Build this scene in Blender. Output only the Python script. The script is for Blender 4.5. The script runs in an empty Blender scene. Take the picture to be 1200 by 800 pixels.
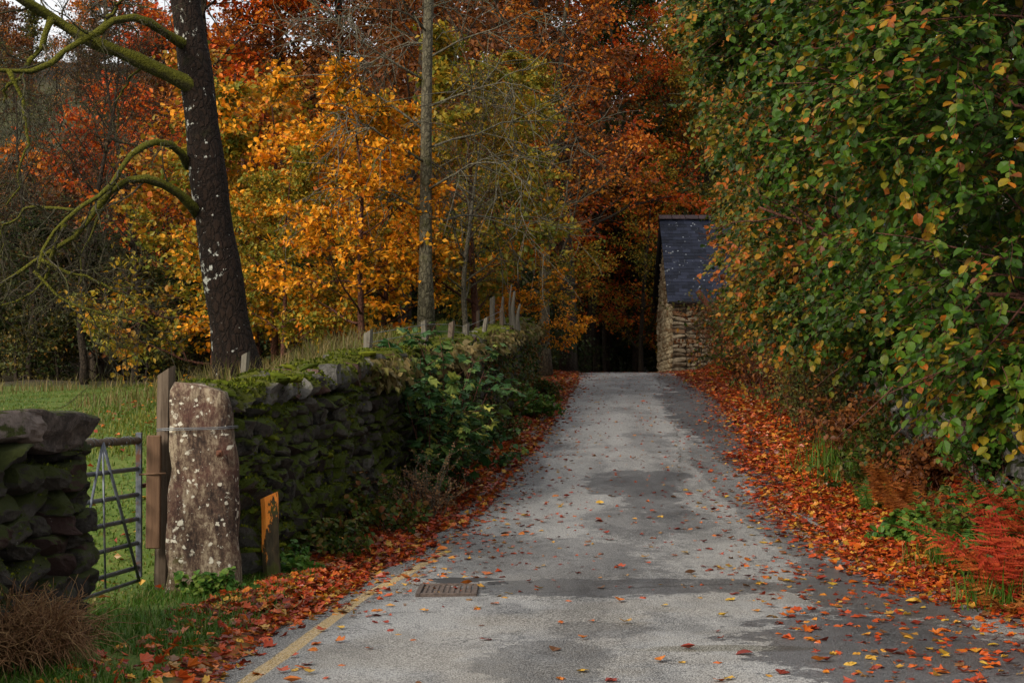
import bpy, math, random
import numpy as np
R = math.radians
sc = bpy.context.scene
COL = sc.collection
sc.render.engine = 'CYCLES'
sc.cycles.max_bounces = 5; sc.cycles.diffuse_bounces = 3; sc.cycles.glossy_bounces = 2; sc.cycles.transmission_bounces = 3
rg = np.random.default_rng(11)

# ------------------------------------------------------------------ measures
F = 1800.0; CZ = 1.4
def at(px, py, D): return np.array([(px-600)/F*D, D, CZ+(475-py)/F*D])
def tab(t):
    a = np.array(t, float)
    return lambda y: np.interp(y, a[:, 0], a[:, 1])
_zr = tab([(-30,0),(11,0),(14,.1),(18,.35),(24,.85),(30,1.35),(36,1.8),(42,2.2),(46,2.38),(50,2.38),(56,2.0),(65,1.2),(80,.5),(400,.5)])
def zr(y): return sum(_zr(y+o) for o in (-1.6,-.8,0,.8,1.6))/5
RL = tab([(-30,-2.6),(5,-1.75),(7.75,-1.58),(11.1,-1.30),(13.5,-.85),(16.6,-.5),(21.5,0),(26.3,.44),(31.8,.88),(40,1.44),(45,1.65),(50,1.6),(58,0),(70,-8),(85,-22),(400,-300)])
RR = tab([(-30,12),(5,9),(7.75,5.4),(9.5,4.0),(10.6,3.35),(13.5,3.05),(16.6,3.08),(21.5,3.6),(26.3,4.1),(31.8,4.5),(40,4.78),(45,5.0),(50,5.0),(58,4),(70,-3),(85,-17),(400,-290)])
WX = tab([(0,-3.3),(7,-2.78),(9.45,-2.50),(11.3,-2.04),(13.5,-1.74),(16.6,-1.32),(21.5,-.68),(26.3,-.15),(32,.4),(36,.72),(45,1.1),(50,.9),(58,-1),(70,-9),(400,-310)])
WT = tab([(0,1.36),(9.5,1.36),(11.4,1.44),(13.5,1.55),(16.6,1.83),(21.5,2.18),(26.3,2.55),(32,3.08),(35,3.2)])
TOE = tab([(-30,16),(5,9.4),(8,5.9),(9.5,4.15),(10.6,3.62),(12,3.68),(13.5,3.75),(16.6,3.82),(21.5,4.25),(26,4.7),(32,5.1),(40,5.3),(46,5.6),(50,6.2),(60,7),(70,2),(400,-280)])
_fl = tab([(-30,-.05),(11,0),(15,.25),(20,.62),(25,1.1),(30,1.6),(40,2.0),(60,1.9),(400,1.9)])
_md = tab([(-30,0),(12,0),(14,.55),(17,1.15),(20,1.45),(30,1.6),(34,1.3),(38,.6),(44,.1),(60,0)])
_hs = tab([(-2,.30),(-.33,.325),(-.2,.32),(-.12,.26),(0,.17),(.2,.2),(2,.2)])
def sst(e0, e1, x):
    t = np.clip((x-e0)/(e1-e0), 0, 1); return t*t*(3-2*t)
def wob(x, y, f, s=0):
    return (np.sin(x*f+1.3*s+1.7*np.sin(y*f*.7+s))+np.sin(y*f*1.13+2.1*s+1.3*np.sin(x*f*.83+s*2)))*.5
def HT(x, y):
    x = np.asarray(x, float); y = np.asarray(y, float)
    z = zr(y); wx = WX(y); l = RL(y); r = RR(y); toe = TOE(y)
    dl = (wx-.25)-x                                        # distance behind the wall line
    field = _fl(y)+_md(y)*np.exp(-(np.clip(dl, 0, 99)/4.2)**2)+.06*wob(x, y, .9)+.03*wob(x, y, 2.7, 2)
    near = sst(36, 33.5, y)*sst(9, 13, y)
    lim = WT(y)-.22
    field = np.where(dl < 1.2, np.minimum(field, lim*near+99*(1-near)), field)
    verge = z+.02*wob(x, y, 3)+np.where(x < l, .04*sst(0, .4, l-x), 0)
    k = sst(-.1, .15, dl)
    k2 = sst(0, 7, dl)
    kk = k*near+k2*(1-near)
    out = verge*(1-kk)+field*kk
    dr = x-toe
    bank = 1.1*sst(-.1, 1.5, dr)+.09*np.clip(dr-1, 0, 40)+.07*wob(x, y, 1.7, 5)*sst(0, 1, dr)
    out = out+np.where(dr > -.1, bank, 0)+np.where(x > r, .05*sst(0, .6, x-r), 0)
    inroad = sst(.10, -.05, l-x)*sst(-.10, .05, r-x)
    out = out-.035*inroad
    a = x/np.maximum(y, 5)
    d = np.clip(y-62, 0, 125)
    hill = _hs(a)*np.sqrt(d*d+60)-_hs(a)*7.75
    return out+np.where(y > 62, hill, 0)+.25*wob(x, y, .11, 3)*sst(50, 70, y)

# ------------------------------------------------------------------ mesh helpers
def nrm(a): return a/np.maximum(np.linalg.norm(a, axis=-1, keepdims=True), 1e-9)
class MB:
    def __init__(s): s.v = []; s.f = []; s.a = []; s.n = 0
    def add(s, v, f, a=0., m=0, smooth=False):
        v = np.asarray(v, float).reshape(-1, 3)
        if not isinstance(f, list): f = [f]
        for q in f:
            q = np.asarray(q, int)
            if q.size: s.f.append((q+s.n, m, smooth))
        s.v.append(v); s.a.append(np.broadcast_to(np.asarray(a, float), (len(v),)).copy()); s.n += len(v)
    def addmb(s, o, rot=0., sc_=1., loc=(0, 0, 0), m=None):
        v = np.concatenate(o.v)*sc_; c, q = math.cos(rot), math.sin(rot)
        v = np.stack([v[:, 0]*c-v[:, 1]*q, v[:, 0]*q+v[:, 1]*c, v[:, 2]], 1)+np.array(loc)
        for f, mi, sm in o.f: s.f.append((f+s.n, mi if m is None else m, sm))
        s.v.append(v); s.a.append(np.concatenate(o.a)); s.n += len(v)
    def mesh(s, name, mats, origin=(0, 0, 0)):
        me = bpy.data.meshes.new(name)
        v = (np.concatenate(s.v)-np.array(origin, float)).astype(np.float32)
        me.vertices.add(len(v)); me.vertices.foreach_set('co', v.ravel())
        loops = np.concatenate([q.ravel() for q, _, _ in s.f])
        cnt = np.concatenate([np.full(len(q), q.shape[1]) for q, _, _ in s.f])
        mi = np.concatenate([np.full(len(q), m) for q, m, _ in s.f])
        sm = np.concatenate([np.full(len(q), t) for q, _, t in s.f])
        me.loops.add(len(loops)); me.loops.foreach_set('vertex_index', loops.astype(np.int32))
        me.polygons.add(len(cnt)); st = np.concatenate([[0], np.cumsum(cnt)[:-1]])
        me.polygons.foreach_set('loop_start', st.astype(np.int32))
        me.polygons.foreach_set('material_index', mi.astype(np.int32))
        me.polygons.foreach_set('use_smooth', sm.astype(bool))
        at_ = me.attributes.new('rnd', 'FLOAT', 'POINT'); at_.data.foreach_set('value', np.concatenate(s.a).astype(np.float32))
        me.update(calc_edges=True)
        for m in (mats if isinstance(mats, (list, tuple)) else [mats]): me.materials.append(m)
        return me
    def build(s, name, mats, parent=None, origin=(0, 0, 0)):
        o = bpy.data.objects.new(name, s.mesh(name, mats, origin)); COL.objects.link(o)
        if parent is not None: o.parent = parent
        else: o.location = origin
        return o
def tag(o, label=None, cat=None, group=None, kind=None):
    for k, v in (('label', label), ('category', cat), ('group', group), ('kind', kind)):
        if v: o[k] = v
    return o
def empty(name, loc, label, cat, group=None, rz=0):
    o = bpy.data.objects.new(name, None); COL.objects.link(o); o.location = loc; o.rotation_euler[2] = rz
    o.empty_display_size = .2
    return tag(o, label, cat, group)
def tubes(mb, P, Rd, sides=6, a=0., m=0, cap=True):
    """P (B,n,3) polylines, Rd (B,n) radii"""
    P = np.asarray(P, float); Rd = np.asarray(Rd, float)
    if P.ndim == 2: P = P[None]; Rd = Rd[None]
    B, n, _ = P.shape
    T = nrm(np.gradient(P, axis=1))
    md = nrm(T.mean(1)); ref = np.where(np.abs(md[:, 2:3]) > .8, [[1., 0, 0]], [[0, 0, 1.]])[:, None, :]
    U = nrm(np.cross(T, ref)); V = np.cross(T, U)
    an = np.arange(sides)*2*math.pi/sides
    ring = P[:, :, None]+Rd[:, :, None, None]*(U[:, :, None]*np.cos(an)[:, None]+V[:, :, None]*np.sin(an)[:, None])
    b = (np.arange(B)*n*sides)[:, None, None]; i = (np.arange(n-1)*sides)[None, :, None]; j = np.arange(sides)[None, None, :]; j2 = (j+1) % sides
    q = np.stack([b+i+j, b+i+j2, b+i+sides+j2, b+i+sides+j], -1).reshape(-1, 4)
    fs = [q]
    if cap:
        fs.append((b[:, :, 0]+np.arange(sides)[None, ::-1]).reshape(-1, sides)); fs.append((b[:, :, 0]+(n-1)*sides+np.arange(sides)[None]).reshape(-1, sides))
    av = np.broadcast_to(np.asarray(a, float).reshape(-1, 1), (B, n*sides)).ravel()
    mb.add(ring.reshape(-1, 3), fs, av, m, True)
def box(mb, c, s, rz=0, rx=0, ry=0, a=0., m=0, bev=0.0):
    """bevelled box"""
    x, y, z = np.array(s)/2
    b = min(bev, x*.9, y*.9, z*.9)
    if b <= 0:
        v = np.array([[i, j, k] for i in (-x, x) for j in (-y, y) for k in (-z, z)])
        f = np.array([[0, 1, 3, 2], [4, 6, 7, 5], [0, 4, 5, 1], [2, 3, 7, 6], [0, 2, 6, 4], [1, 5, 7, 3]])
    else:
        v = []; idx = {}
        for i in (-1, 1):
            for j in (-1, 1):
                for k in (-1, 1):
                    for ax in range(3):
                        p = [i*(x-b), j*(y-b), k*(z-b)]; p[ax] = (i*x, j*y, k*z)[ax]
                        idx[(i, j, k, ax)] = len(v); v.append(p)
        v = np.array(v); fq = []; ft = []
        for ax in range(3):
            o1, o2 = [q for q in range(3) if q != ax]
            for sg in (-1, 1):
                L = []
                for (p, q) in ((-1, -1), (1, -1), (1, 1), (-1, 1)):
                    k = [0]*3; k[ax] = sg; k[o1] = p; k[o2] = q; L.append(idx[(k[0], k[1], k[2], ax)])
                fq.append(L)
            for p in (-1, 1):
                for q in (-1, 1):
                    k1 = [0]*3; k1[o1] = p; k1[o2] = q; k1[ax] = -1; k2 = list(k1); k2[ax] = 1
                    fq.append([idx[(*k1, o1)], idx[(*k1, o2)], idx[(*k2, o2)], idx[(*k2, o1)]])
        for i in (-1, 1):
            for j in (-1, 1):
                for k in (-1, 1): ft.append([idx[(i, j, k, t)] for t in range(3)])
        f = [np.array(fq), np.array(ft)]
    for an, (p, q) in ((rx, (1, 2)), (ry, (2, 0)), (rz, (0, 1))):
        if an:
            cc, ss = math.cos(an), math.sin(an); vp = v[:, p]*cc-v[:, q]*ss; vq = v[:, p]*ss+v[:, q]*cc
            v = v.copy(); v[:, p] = vp; v[:, q] = vq
    mb.add(v+np.array(c), f, a, m)
# leaf templates: (verts, faces) tip along +x, unit length
def _t(v, f): return np.array(v, float), [np.array(q) for q in f]
_pn = [(0, .03)]+[q for i in range(7) for q in ((.06+i*.125, .13*(1-.11*i)), (.13+i*.125, .035*(1-.1*i)))]
PINNA = _t([[x, 0, 0] for x, y in _pn]+[[x, y, .02] for x, y in _pn]+[[x, -y, .02] for x, y in _pn]+[[1.02, 0, -.02]],
           [[[i, i+1, 15+i+1, 15+i] for i in range(14)]+[[i, 30+i, 30+i+1, i+1] for i in range(14)], [[14, 45, 29], [14, 44, 45]]])
QUAD = _t([[0,0,0],[.45,.36,.1],[1,0,-.08],[.45,-.36,.1]], [[[0,2,1],[0,3,2]]])
OVAL = _t([[0,0,0],[.12,.26,.04],[.42,.43,.09],[.78,.32,.04],[1.02,0,-.1],[.78,-.32,.04],[.42,-.43,.09],[.12,-.26,.04],[.45,0,-.02]],
          [[[0,8,2,1],[8,4,3,2],[0,7,6,8],[8,6,5,4]]])
_ml = []
for _a, _r in ((0,1),(14,.66),(22,.62),(34,.80),(48,.88),(58,.56),(72,.50),(92,.62),(110,.58),(132,.36),(165,.20)):
    _ml.append((_a, _r))
_pts = [(r*math.cos(R(a)), r*math.sin(R(a))) for a, r in _ml]+[(r*math.cos(R(a)), -r*math.sin(R(a))) for a, r in _ml[::-1][:-1]]
_mv = [[.1, 0, -.04]]+[[x*.62+.38, y*.72, .10*math.sin(3.1*abs(y)+x*2)*(.3+abs(y))] for x, y in _pts]
MAPLE = _t(_mv, [[[0, i+1, (i+1) % len(_pts)+1] for i in range(len(_pts))]])
def leaves(mb, P, Dr, Nr, S, T=QUAD, rnd=None, m=0, curl=None):
    P = np.asarray(P); B = len(P); X = nrm(Dr); Y = nrm(np.cross(Nr, X)); Z = np.cross(X, Y)
    tv, tf = T; S = np.broadcast_to(S, (B,))[:, None, None]
    tz = tv[None, :, 2:3]
    if curl is not None: tz = tz+curl[:, None, None]*(tv[None, :, 0:1]-.5)**2*1.6+np.roll(curl, 1)[:, None, None]*tv[None, :, 1:2]**2*2
    V = P[:, None]+S*(X[:, None]*tv[None, :, 0:1]+Y[:, None]*tv[None, :, 1:2]+Z[:, None]*tz)
    k = len(tv); off = (np.arange(B)*k)[:, None, None]
    if rnd is None: rnd = rg.random(B)
    mb.add(V.reshape(-1, 3), [(q[None]+off).reshape(-1, q.shape[1]) for q in tf], np.repeat(rnd, k), m)
def walk(g, S, Dv, L, n, wand, grav=0., gravend=None):
    S = np.asarray(S, float); d = nrm(np.asarray(Dv, float)); B = len(S); L = np.broadcast_to(L, (B,)); pts = [S]; dirs = []
    for i in range(n):
        gv = grav if gravend is None else grav+(gravend-grav)*i/n
        d = nrm(d+g.normal(0, wand, (B, 3))+np.array([0, 0, gv])); pts.append(pts[-1]+d*(L/n)[:, None])
    return np.stack(pts, 1)
def child(g, P, Rd, k, t0, t1, ang, flat=1., asd=.15):
    """k children on each polyline -> start, dir, parent radius, parent idx, t"""
    B, n, _ = P.shape
    t = (t0+(t1-t0)*(np.arange(k)+g.random((B, k)))/k).ravel(); pi = np.repeat(np.arange(B), k)
    f = t*(n-1); i = np.minimum(f.astype(int), n-2); u = (f-i)[:, None]
    S = P[pi, i]*(1-u)+P[pi, i+1]*u; T = nrm(P[pi, i+1]-P[pi, i]); r = Rd[pi, i]*(1-u[:, 0])+Rd[pi, i+1]*u[:, 0]
    q = g.normal(0, 1, (B*k, 3)); q[:, 2] *= flat; q -= (q*T).sum(1, keepdims=True)*T; q = nrm(q)
    an = g.normal(ang, asd, B*k)[:, None]
    return S, nrm(T*np.cos(an)+q*np.sin(an)), r, pi, t
def taper(r, n, end=.25): return np.asarray(r)[:, None]*np.linspace(1, end, n)[None]
def make_tree(seed, H, r0, spread, first=.2, nl=14, elev=.5, flat=.5, nsub=6, ntw=5, nleaf=16, ls=.1, T=QUAD, lean=(0, 0), prof=None, grav=.02, lsp=.18, twr=.006, wander=.05, sub_len=.45, tw_len=.5, tm=0):
    g = np.random.default_rng(seed); W = MB(); Lf = MB()
    n = 12; tr = walk(g, [[0, 0, -.3]], [[lean[0], lean[1], 1]], H+.3, n, wander, .05)
    rr = r0*np.linspace(1, .12, n+1)[None]; rr[0, 0] *= 1.5; rr[0, 1] *= 1.05
    tubes(W, tr, rr, 10)
    t = first+(1-first)*(np.arange(nl)+g.random(nl)*.8)/nl
    f = t*n; i = np.minimum(f.astype(int), n-1); u = (f-i)[:, None]
    S = tr[0, i]*(1-u)+tr[0, i+1]*u; az = np.arange(nl)*2.4+g.random(nl)*.9
    el = elev*(1+.5*t)+g.normal(0, .12, nl)
    Dv = np.stack([np.cos(az)*np.cos(el), np.sin(az)*np.cos(el), np.sin(el)], 1)
    pf = prof(t) if prof else (1.05-.75*((t-first)/(1-first))**1.3)
    L = spread*pf*(.8+.4*g.random(nl)); r1 = np.interp(f, np.arange(n+1), rr[0])*(.42 if nl < 40 else .24)
    P1 = walk(g, S, Dv, L, 7, .13, grav); R1 = taper(r1, 8, .2); tubes(W, P1, R1, 6, 0, tm)
    S, d, r, pi, tt = child(g, P1, R1, nsub, .2, 1, .8, flat)
    L2 = L[pi]*sub_len*(1.15-.6*tt)*(.7+.6*g.random(len(pi))); P2 = walk(g, S, d, L2, 5, .16, grav); R2 = taper(np.maximum(r*.6, twr), 6, .25); tubes(W, P2, R2, 4, 0, tm, cap=False)
    S, d, r, pi3, tt = child(g, P2, R2, ntw, .15, 1, .75, flat)
    L3 = np.maximum(L2[pi3]*tw_len*(.7+.6*g.random(len(pi3))), .12); P3 = walk(g, S, d, L3, 3, .18, grav); R3 = taper(np.full(len(S), twr), 4, .4); tubes(W, P3, R3, 3, 0, tm, cap=False)
    if nleaf:
        B = len(P3); q = np.repeat(np.arange(B), nleaf); t = g.random(len(q))**.7*3; i = np.minimum(t.astype(int), 2); u = (t-i)[:, None]
        C = P3[q, i]*(1-u)+P3[q, i+1]*u+g.normal(0, 1, (len(q), 3))*np.array([lsp, lsp, lsp*.30])
        tw = nrm(P3[q, 3]-P3[q, 0]); dr = nrm(tw+g.normal(0, .8, (len(q), 3))+[0, 0, -.25]); nn = g.normal(0, .45, (len(q), 3))+[0, 0, 1]
        cl = g.random(B)
        leaves(Lf, C, dr, nn, ls*(.6+.7*g.random(len(q))), T, np.clip(.6*g.random(len(q))+.4*cl[q], 0, .999))
    return W, Lf

# ------------------------------------------------------------------ materials
def newmat(name):
    m = bpy.data.materials.new(name); m.use_nodes = True; nt = m.node_tree
    for n in list(nt.nodes): nt.nodes.remove(n)
    return m, nt
class NT:
    def __init__(s, nt): s.nt = nt
    def n(s, typ, **kw):
        nd = s.nt.nodes.new('ShaderNode'+typ)
        for k, v in kw.items():
            if k.startswith('_'): setattr(nd, k[1:], v)
        return nd
    def link(s, a, b): s.nt.links.new(a, b)
    def put(s, sock, v):
        if isinstance(v, bpy.types.NodeSocket): s.link(v, sock)
        elif v is not None:
            if sock.type == 'RGBA' and len(v) == 3: v = (*v, 1)
            sock.default_value = v
    def math(s, op, a, b=None, c=None):
        nd = s.n('Math', _operation=op)
        for i, q in enumerate((a, b, c)):
            if q is not None: s.put(nd.inputs[i], q)
        return nd.outputs[0]
    def vmath(s, op, a, b=None):
        nd = s.n('VectorMath', _operation=op); s.put(nd.inputs[0], a)
        if b is not None: s.put(nd.inputs[1], b)
        return nd.outputs['Value' if op in ('LENGTH', 'DOT_PRODUCT', 'DISTANCE') else 'Vector']
    def noise(s, vec, scale, detail=5, rough=.6, dist=0, out='Fac'):
        nd = s.n('TexNoise'); s.put(nd.inputs['Vector'], vec); nd.inputs['Scale'].default_value = scale; nd.inputs['Detail'].default_value = detail
        nd.inputs['Roughness'].default_value = rough; nd.inputs['Distortion'].default_value = dist; return nd.outputs[out]
    def voro(s, vec, scale, out='Distance', feat='F1'):
        nd = s.n('TexVoronoi', _feature=feat); s.put(nd.inputs['Vector'], vec); nd.inputs['Scale'].default_value = scale; return nd.outputs[out]
    def ramp(s, f, stops, interp='LINEAR'):
        nd = s.n('ValToRGB'); s.put(nd.inputs[0], f); cr = nd.color_ramp; cr.interpolation = interp
        while len(cr.elements) < len(stops): cr.elements.new(.5)
        for e, (p, c) in zip(cr.elements, stops):
            e.position = p; e.color = (*c, 1) if hasattr(c, '__len__') else (c, c, c, 1)
        return nd.outputs[0]
    def mix(s, f, a, b, bt='MIX'):
        nd = s.n('Mix', _data_type='RGBA', _blend_type=bt); s.put(nd.inputs[0], f); s.put(nd.inputs[6], a); s.put(nd.inputs[7], b); return nd.outputs[2]
    def sm(s, x, e0, e1):
        nd = s.n('MapRange', _interpolation_type='SMOOTHSTEP'); s.put(nd.inputs[0], x); nd.inputs[1].default_value = e0; nd.inputs[2].default_value = e1; return nd.outputs[0]
    def pos(s): return s.n('NewGeometry').outputs['Position']
    def obj(s): return s.n('TexCoord').outputs['Object']
    def nz(s):
        sx = s.n('SeparateXYZ'); s.link(s.n('NewGeometry').outputs['Normal'], sx.inputs[0]); return sx.outputs[2]
    def attr(s, name='rnd'): return s.n('Attribute', _attribute_name=name).outputs['Fac']
    def bump(s, h, st=.4, d=.02, nrm_=None):
        nd = s.n('Bump'); nd.inputs['Strength'].default_value = st; nd.inputs['Distance'].default_value = d; s.put(nd.inputs['Height'], h)
        if nrm_ is not None: s.link(nrm_, nd.inputs['Normal'])
        return nd.outputs[0]
    def out(s, col, rough=.8, spec=.3, normal=None, metal=0., disp=None, trans=0.):
        b = s.n('BsdfPrincipled'); s.put(b.inputs['Base Color'], col); s.put(b.inputs['Roughness'], rough); s.put(b.inputs['Metallic'], metal)
        s.put(b.inputs['Specular IOR Level'], spec)
        if normal is not None: s.link(normal, b.inputs['Normal'])
        o = s.n('OutputMaterial'); res = b.outputs[0]
        if trans:
            t = s.n('BsdfTranslucent'); s.put(t.inputs[0], col); mx = s.n('MixShader'); mx.inputs[0].default_value = trans
            s.link(res, mx.inputs[1]); s.link(t.outputs[0], mx.inputs[2]); res = mx.outputs[0]
        s.link(res, o.inputs[0])
def leaf_mat(name, pal, rough=.5, spec=.35, trans=.3, nscale=.35, namp=.28):
    m, nt = newmat(name); t = NT(nt); r = t.attr(); p = t.pos()
    nz_ = t.noise(p, nscale, 2)
    f = t.math('ADD', r, t.math('MULTIPLY', t.math('SUBTRACT', nz_, .5), namp*2))
    tot = sum(w for w, _ in pal); stops = []; acc = 0
    for w, c in pal: stops.append((acc/tot+.5*w/tot, c)); acc += w
    c = t.ramp(f, stops)
    v = t.noise(p, 35, 3)
    c = t.mix(t.sm(v, .45, .75), c, t.mix(.35, c, (.02, .01, .004)))
    t.out(c, rough, spec*.6, None, 0, None, trans)
    return m
PAL = dict(
 gold=[(3,(.08,.09,.012)),(3,(.26,.18,.016)),(3,(.66,.29,.014)),(4,(.90,.36,.014)),(2.5,(.78,.22,.010)),(1.5,(.35,.08,.01))],
 evergreen=[(3,(.03,.055,.014)),(3,(.05,.08,.018)),(1,(.10,.10,.02))],
 pasture=[(3,(.045,.095,.008)),(4,(.085,.14,.012)),(3,(.14,.16,.02)),(1,(.22,.18,.06))],
 ygold=[(3,(.10,.10,.014)),(3,(.26,.17,.016)),(3,(.46,.19,.014)),(2,(.50,.13,.012))],
 red=[(2,(.28,.035,.010)),(4,(.56,.075,.010)),(4,(.66,.17,.012)),(1.5,(.45,.20,.02))],
 orange=[(2,(.22,.07,.012)),(3,(.50,.14,.014)),(3,(.62,.21,.015)),(1,(.24,.16,.02))],
 russet=[(3,(.10,.035,.012)),(3,(.17,.055,.014)),(2,(.24,.085,.016)),(1,(.15,.09,.02))],
 brown=[(3,(.055,.028,.012)),(3,(.10,.045,.016)),(2,(.14,.07,.02)),(1,(.10,.08,.02))],
 ygreen=[(3,(.09,.12,.016)),(3,(.19,.18,.02)),(3,(.38,.25,.02)),(2,(.50,.20,.015))],
 olive=[(3,(.035,.05,.012)),(3,(.07,.08,.015)),(2,(.15,.11,.018)),(1,(.22,.10,.015))],
 dark=[(4,(.020,.036,.010)),(3,(.034,.056,.013)),(1.5,(.08,.07,.015))],
 hazel=[(4,(.012,.030,.003)),(5,(.024,.064,.004)),(4,(.048,.112,.006)),(2.2,(.11,.12,.008)),(1.5,(.28,.18,.012)),(1.2,(.38,.10,.010)),(1,(.12,.04,.012))],
 hazelw=[(3,(.014,.032,.004)),(4,(.030,.062,.006)),(3,(.09,.09,.008)),(3,(.28,.15,.012)),(2.4,(.38,.09,.010)),(1.5,(.15,.045,.012))],
 hazelm=[(4,(.012,.028,.003)),(4,(.024,.060,.005)),(4,(.046,.095,.007)),(2,(.13,.12,.009)),(2,(.32,.17,.012)),(1.4,(.40,.09,.010))],
 bramble=[(3,(.02,.040,.006)),(4,(.038,.072,.008)),(3,(.08,.10,.012)),(2,(.17,.09,.015)),(2,(.14,.045,.012))],
 fresh=[(3,(.04,.11,.015)),(3,(.07,.16,.02)),(2,(.16,.22,.03))],
 syc=[(3,(.025,.07,.018)),(4,(.04,.10,.025)),(2,(.10,.16,.03)),(.7,(.35,.33,.06))],
 bracken=[(3,(.16,.05,.012)),(3,(.26,.075,.014)),(2,(.34,.13,.02))],
 brackenred=[(3,(.38,.04,.018)),(4,(.55,.08,.03)),(2,(.60,.16,.03))],
 heath=[(3,(.15,.07,.03)),(3,(.26,.13,.06)),(2,(.36,.22,.10))],
 litter=[(3,(.12,.016,.007)),(6,(.30,.035,.010)),(6,(.44,.065,.010)),(4,(.50,.13,.014)),(2,(.50,.28,.03)),(3,(.17,.075,.03))],
 dryg=[(3,(.13,.10,.035)),(3,(.22,.16,.06)),(2,(.10,.12,.02))],
 grass=[(3,(.035,.095,.008)),(4,(.06,.145,.010)),(2,(.10,.15,.02)),(1,(.18,.17,.05))],
)
M = {k: leaf_mat('leaf_'+k, v, nscale=(1.1 if k.startswith('hazel') else .35), namp=(.40 if k.startswith('hazel') else .28)) for k, v in PAL.items()}
M['litter'] = leaf_mat('leaf_litter', PAL['litter'], .38, .5, .12, 1.3, .15)
M['lred'] = leaf_mat('fallen_red', [(1,(.16,.02,.01)),(1,(.30,.035,.012)),(1,(.36,.06,.015))], .38, .5, .12)
M['lorange'] = leaf_mat('fallen_orange', [(1,(.42,.10,.012)),(1,(.50,.17,.02)),(1,(.40,.09,.012))], .38, .5, .12)
M['lyellow'] = leaf_mat('fallen_yellow', [(1,(.46,.28,.03)),(1,(.55,.32,.05)),(1,(.40,.20,.03))], .38, .5, .12)
M['lbrown'] = leaf_mat('fallen_brown', [(1,(.14,.06,.025)),(1,(.20,.10,.05)),(1,(.10,.04,.02))], .38, .5, .12)
def bark(name, c1, c2, moss=.0, mossc=(.09,.10,.012), lichen=0., vs=9, nup=.0, zs=.22):
    m, nt = newmat(name); t = NT(nt); p = t.obj()
    mp = t.n('Mapping'); t.link(p, mp.inputs[0]); mp.inputs['Scale'].default_value = (1, 1, zs)
    n1 = t.noise(mp.outputs[0], vs*1.6, 7, .7, .4); vo = t.voro(mp.outputs[0], vs*2.2)
    pl = t.n('TexVoronoi', _feature='DISTANCE_TO_EDGE'); mq = t.n('Mapping'); t.link(t.vmath('ADD', p, t.vmath('MULTIPLY', t.noise(p, 5, 4, .7, 0, 'Color'), (.15,.15,.15))), mq.inputs[0]); mq.inputs['Scale'].default_value = (1, 1, min(zs*2.2, 1)); t.link(mq.outputs[0], pl.inputs['Vector']); pl.inputs['Scale'].default_value = vs*1.5
    plate = t.sm(pl.outputs[0], .0, .22)
    h = t.math('ADD', n1, t.math('MULTIPLY', plate, .55))
    c = t.ramp(t.math('ADD', t.math('MULTIPLY', h, .7), t.math('MULTIPLY', t.noise(p, 22, 6, .75), .5)), [(.40, c1), (1.0, c2)])
    if moss:
        n2 = t.noise(p, 1.8, 5, .65); k = t.math('ADD', n2, t.math('MULTIPLY', t.nz(), .16+nup))
        c = t.mix(t.sm(k, .72-moss*.4, .92-moss*.4), c, t.mix(t.noise(p, 30, 3), mossc, tuple(q*.4 for q in mossc)))
    if lichen:
        v3 = t.noise(p, 9, 6, .7, .2); zone = t.noise(p, 1.3, 3); sx = t.n('SeparateXYZ'); t.link(t.n('NewGeometry').outputs['Normal'], sx.inputs[0])
        k = t.math('ADD', t.math('ADD', v3, t.math('MULTIPLY', zone, .35)), t.math('MULTIPLY', sx.outputs[0], -.05)); c = t.mix(t.sm(k, .895-lichen*.12, .925-lichen*.12), c, t.mix(t.noise(p, 50, 3), (.22,.22,.19), (.62,.62,.56)))
    t.out(c, .9, .2, t.bump(h, .9, .03)); return m
M['oakbark'] = bark('oak_bark', (.003,.002,.0015), (.020,.011,.007), .25, (.02,.02,.005), lichen=.8)
M['mosslimb'] = bark('mossy_limb', (.020,.018,.008), (.07,.062,.02), 1.1, (.15,.145,.012), .2, 14, .15, 1.)
M['bark'] = bark('grey_bark', (.022,.018,.012), (.085,.07,.045), .35)
M['darkbark'] = bark('dark_bark', (.012,.009,.007), (.045,.033,.022), .3)
M['twig'] = bark('pale_twig', (.05,.045,.032), (.14,.125,.09), .3)
M['oaktwig'] = bark('oak_twig', (.022,.019,.012), (.075,.065,.042), .4)
M['larchbark'] = bark('larch_bark', (.035,.03,.02), (.13,.115,.075), .55, (.06,.06,.014))
M['redtwig'] = bark('red_twig', (.04,.018,.012), (.11,.045,.03), 0)
def stone_mat(name, dark, light, moss, mossc=(.085,.10,.010), lichen=.5, rough=.85, tint=(.12,.07,.06), mscale=1.6):
    m, nt = newmat(name); t = NT(nt); p = t.pos(); r = t.attr()
    n1 = t.noise(p, 7, 8, .75, .3); n2 = t.noise(p, 38, 5, .8)
    f = t.math('ADD', t.math('MULTIPLY', r, .25), t.math('ADD', t.math('MULTIPLY', n1, .9), t.math('MULTIPLY', n2, .5)))
    c = t.ramp(f, [(.62, dark), (1.05, light)])
    c = t.mix(t.sm(t.math('FRACT', t.math('MULTIPLY', r, 7.3)), .75, .8), c, tint)
    if lichen:
        v = t.noise(p, 9, 7, .75, .2); c = t.mix(t.sm(v, .70-lichen*.08, .74-lichen*.08), c, (.32,.32,.28))
    if moss:
        mn = t.noise(p, mscale, 6, .7); k = t.math('ADD', mn, t.math('MULTIPLY', t.nz(), .22))
        c = t.mix(t.sm(k, .74-.4*moss, .84-.4*moss), c, t.mix(t.noise(p, 60, 3), mossc, tuple(q*.35 for q in mossc)))
    h = t.math('ADD', t.math('MULTIPLY', n1, .6), t.math('MULTIPLY', n2, .5))
    t.out(c, rough, .2, t.bump(h, 1., .05)); return m
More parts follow.
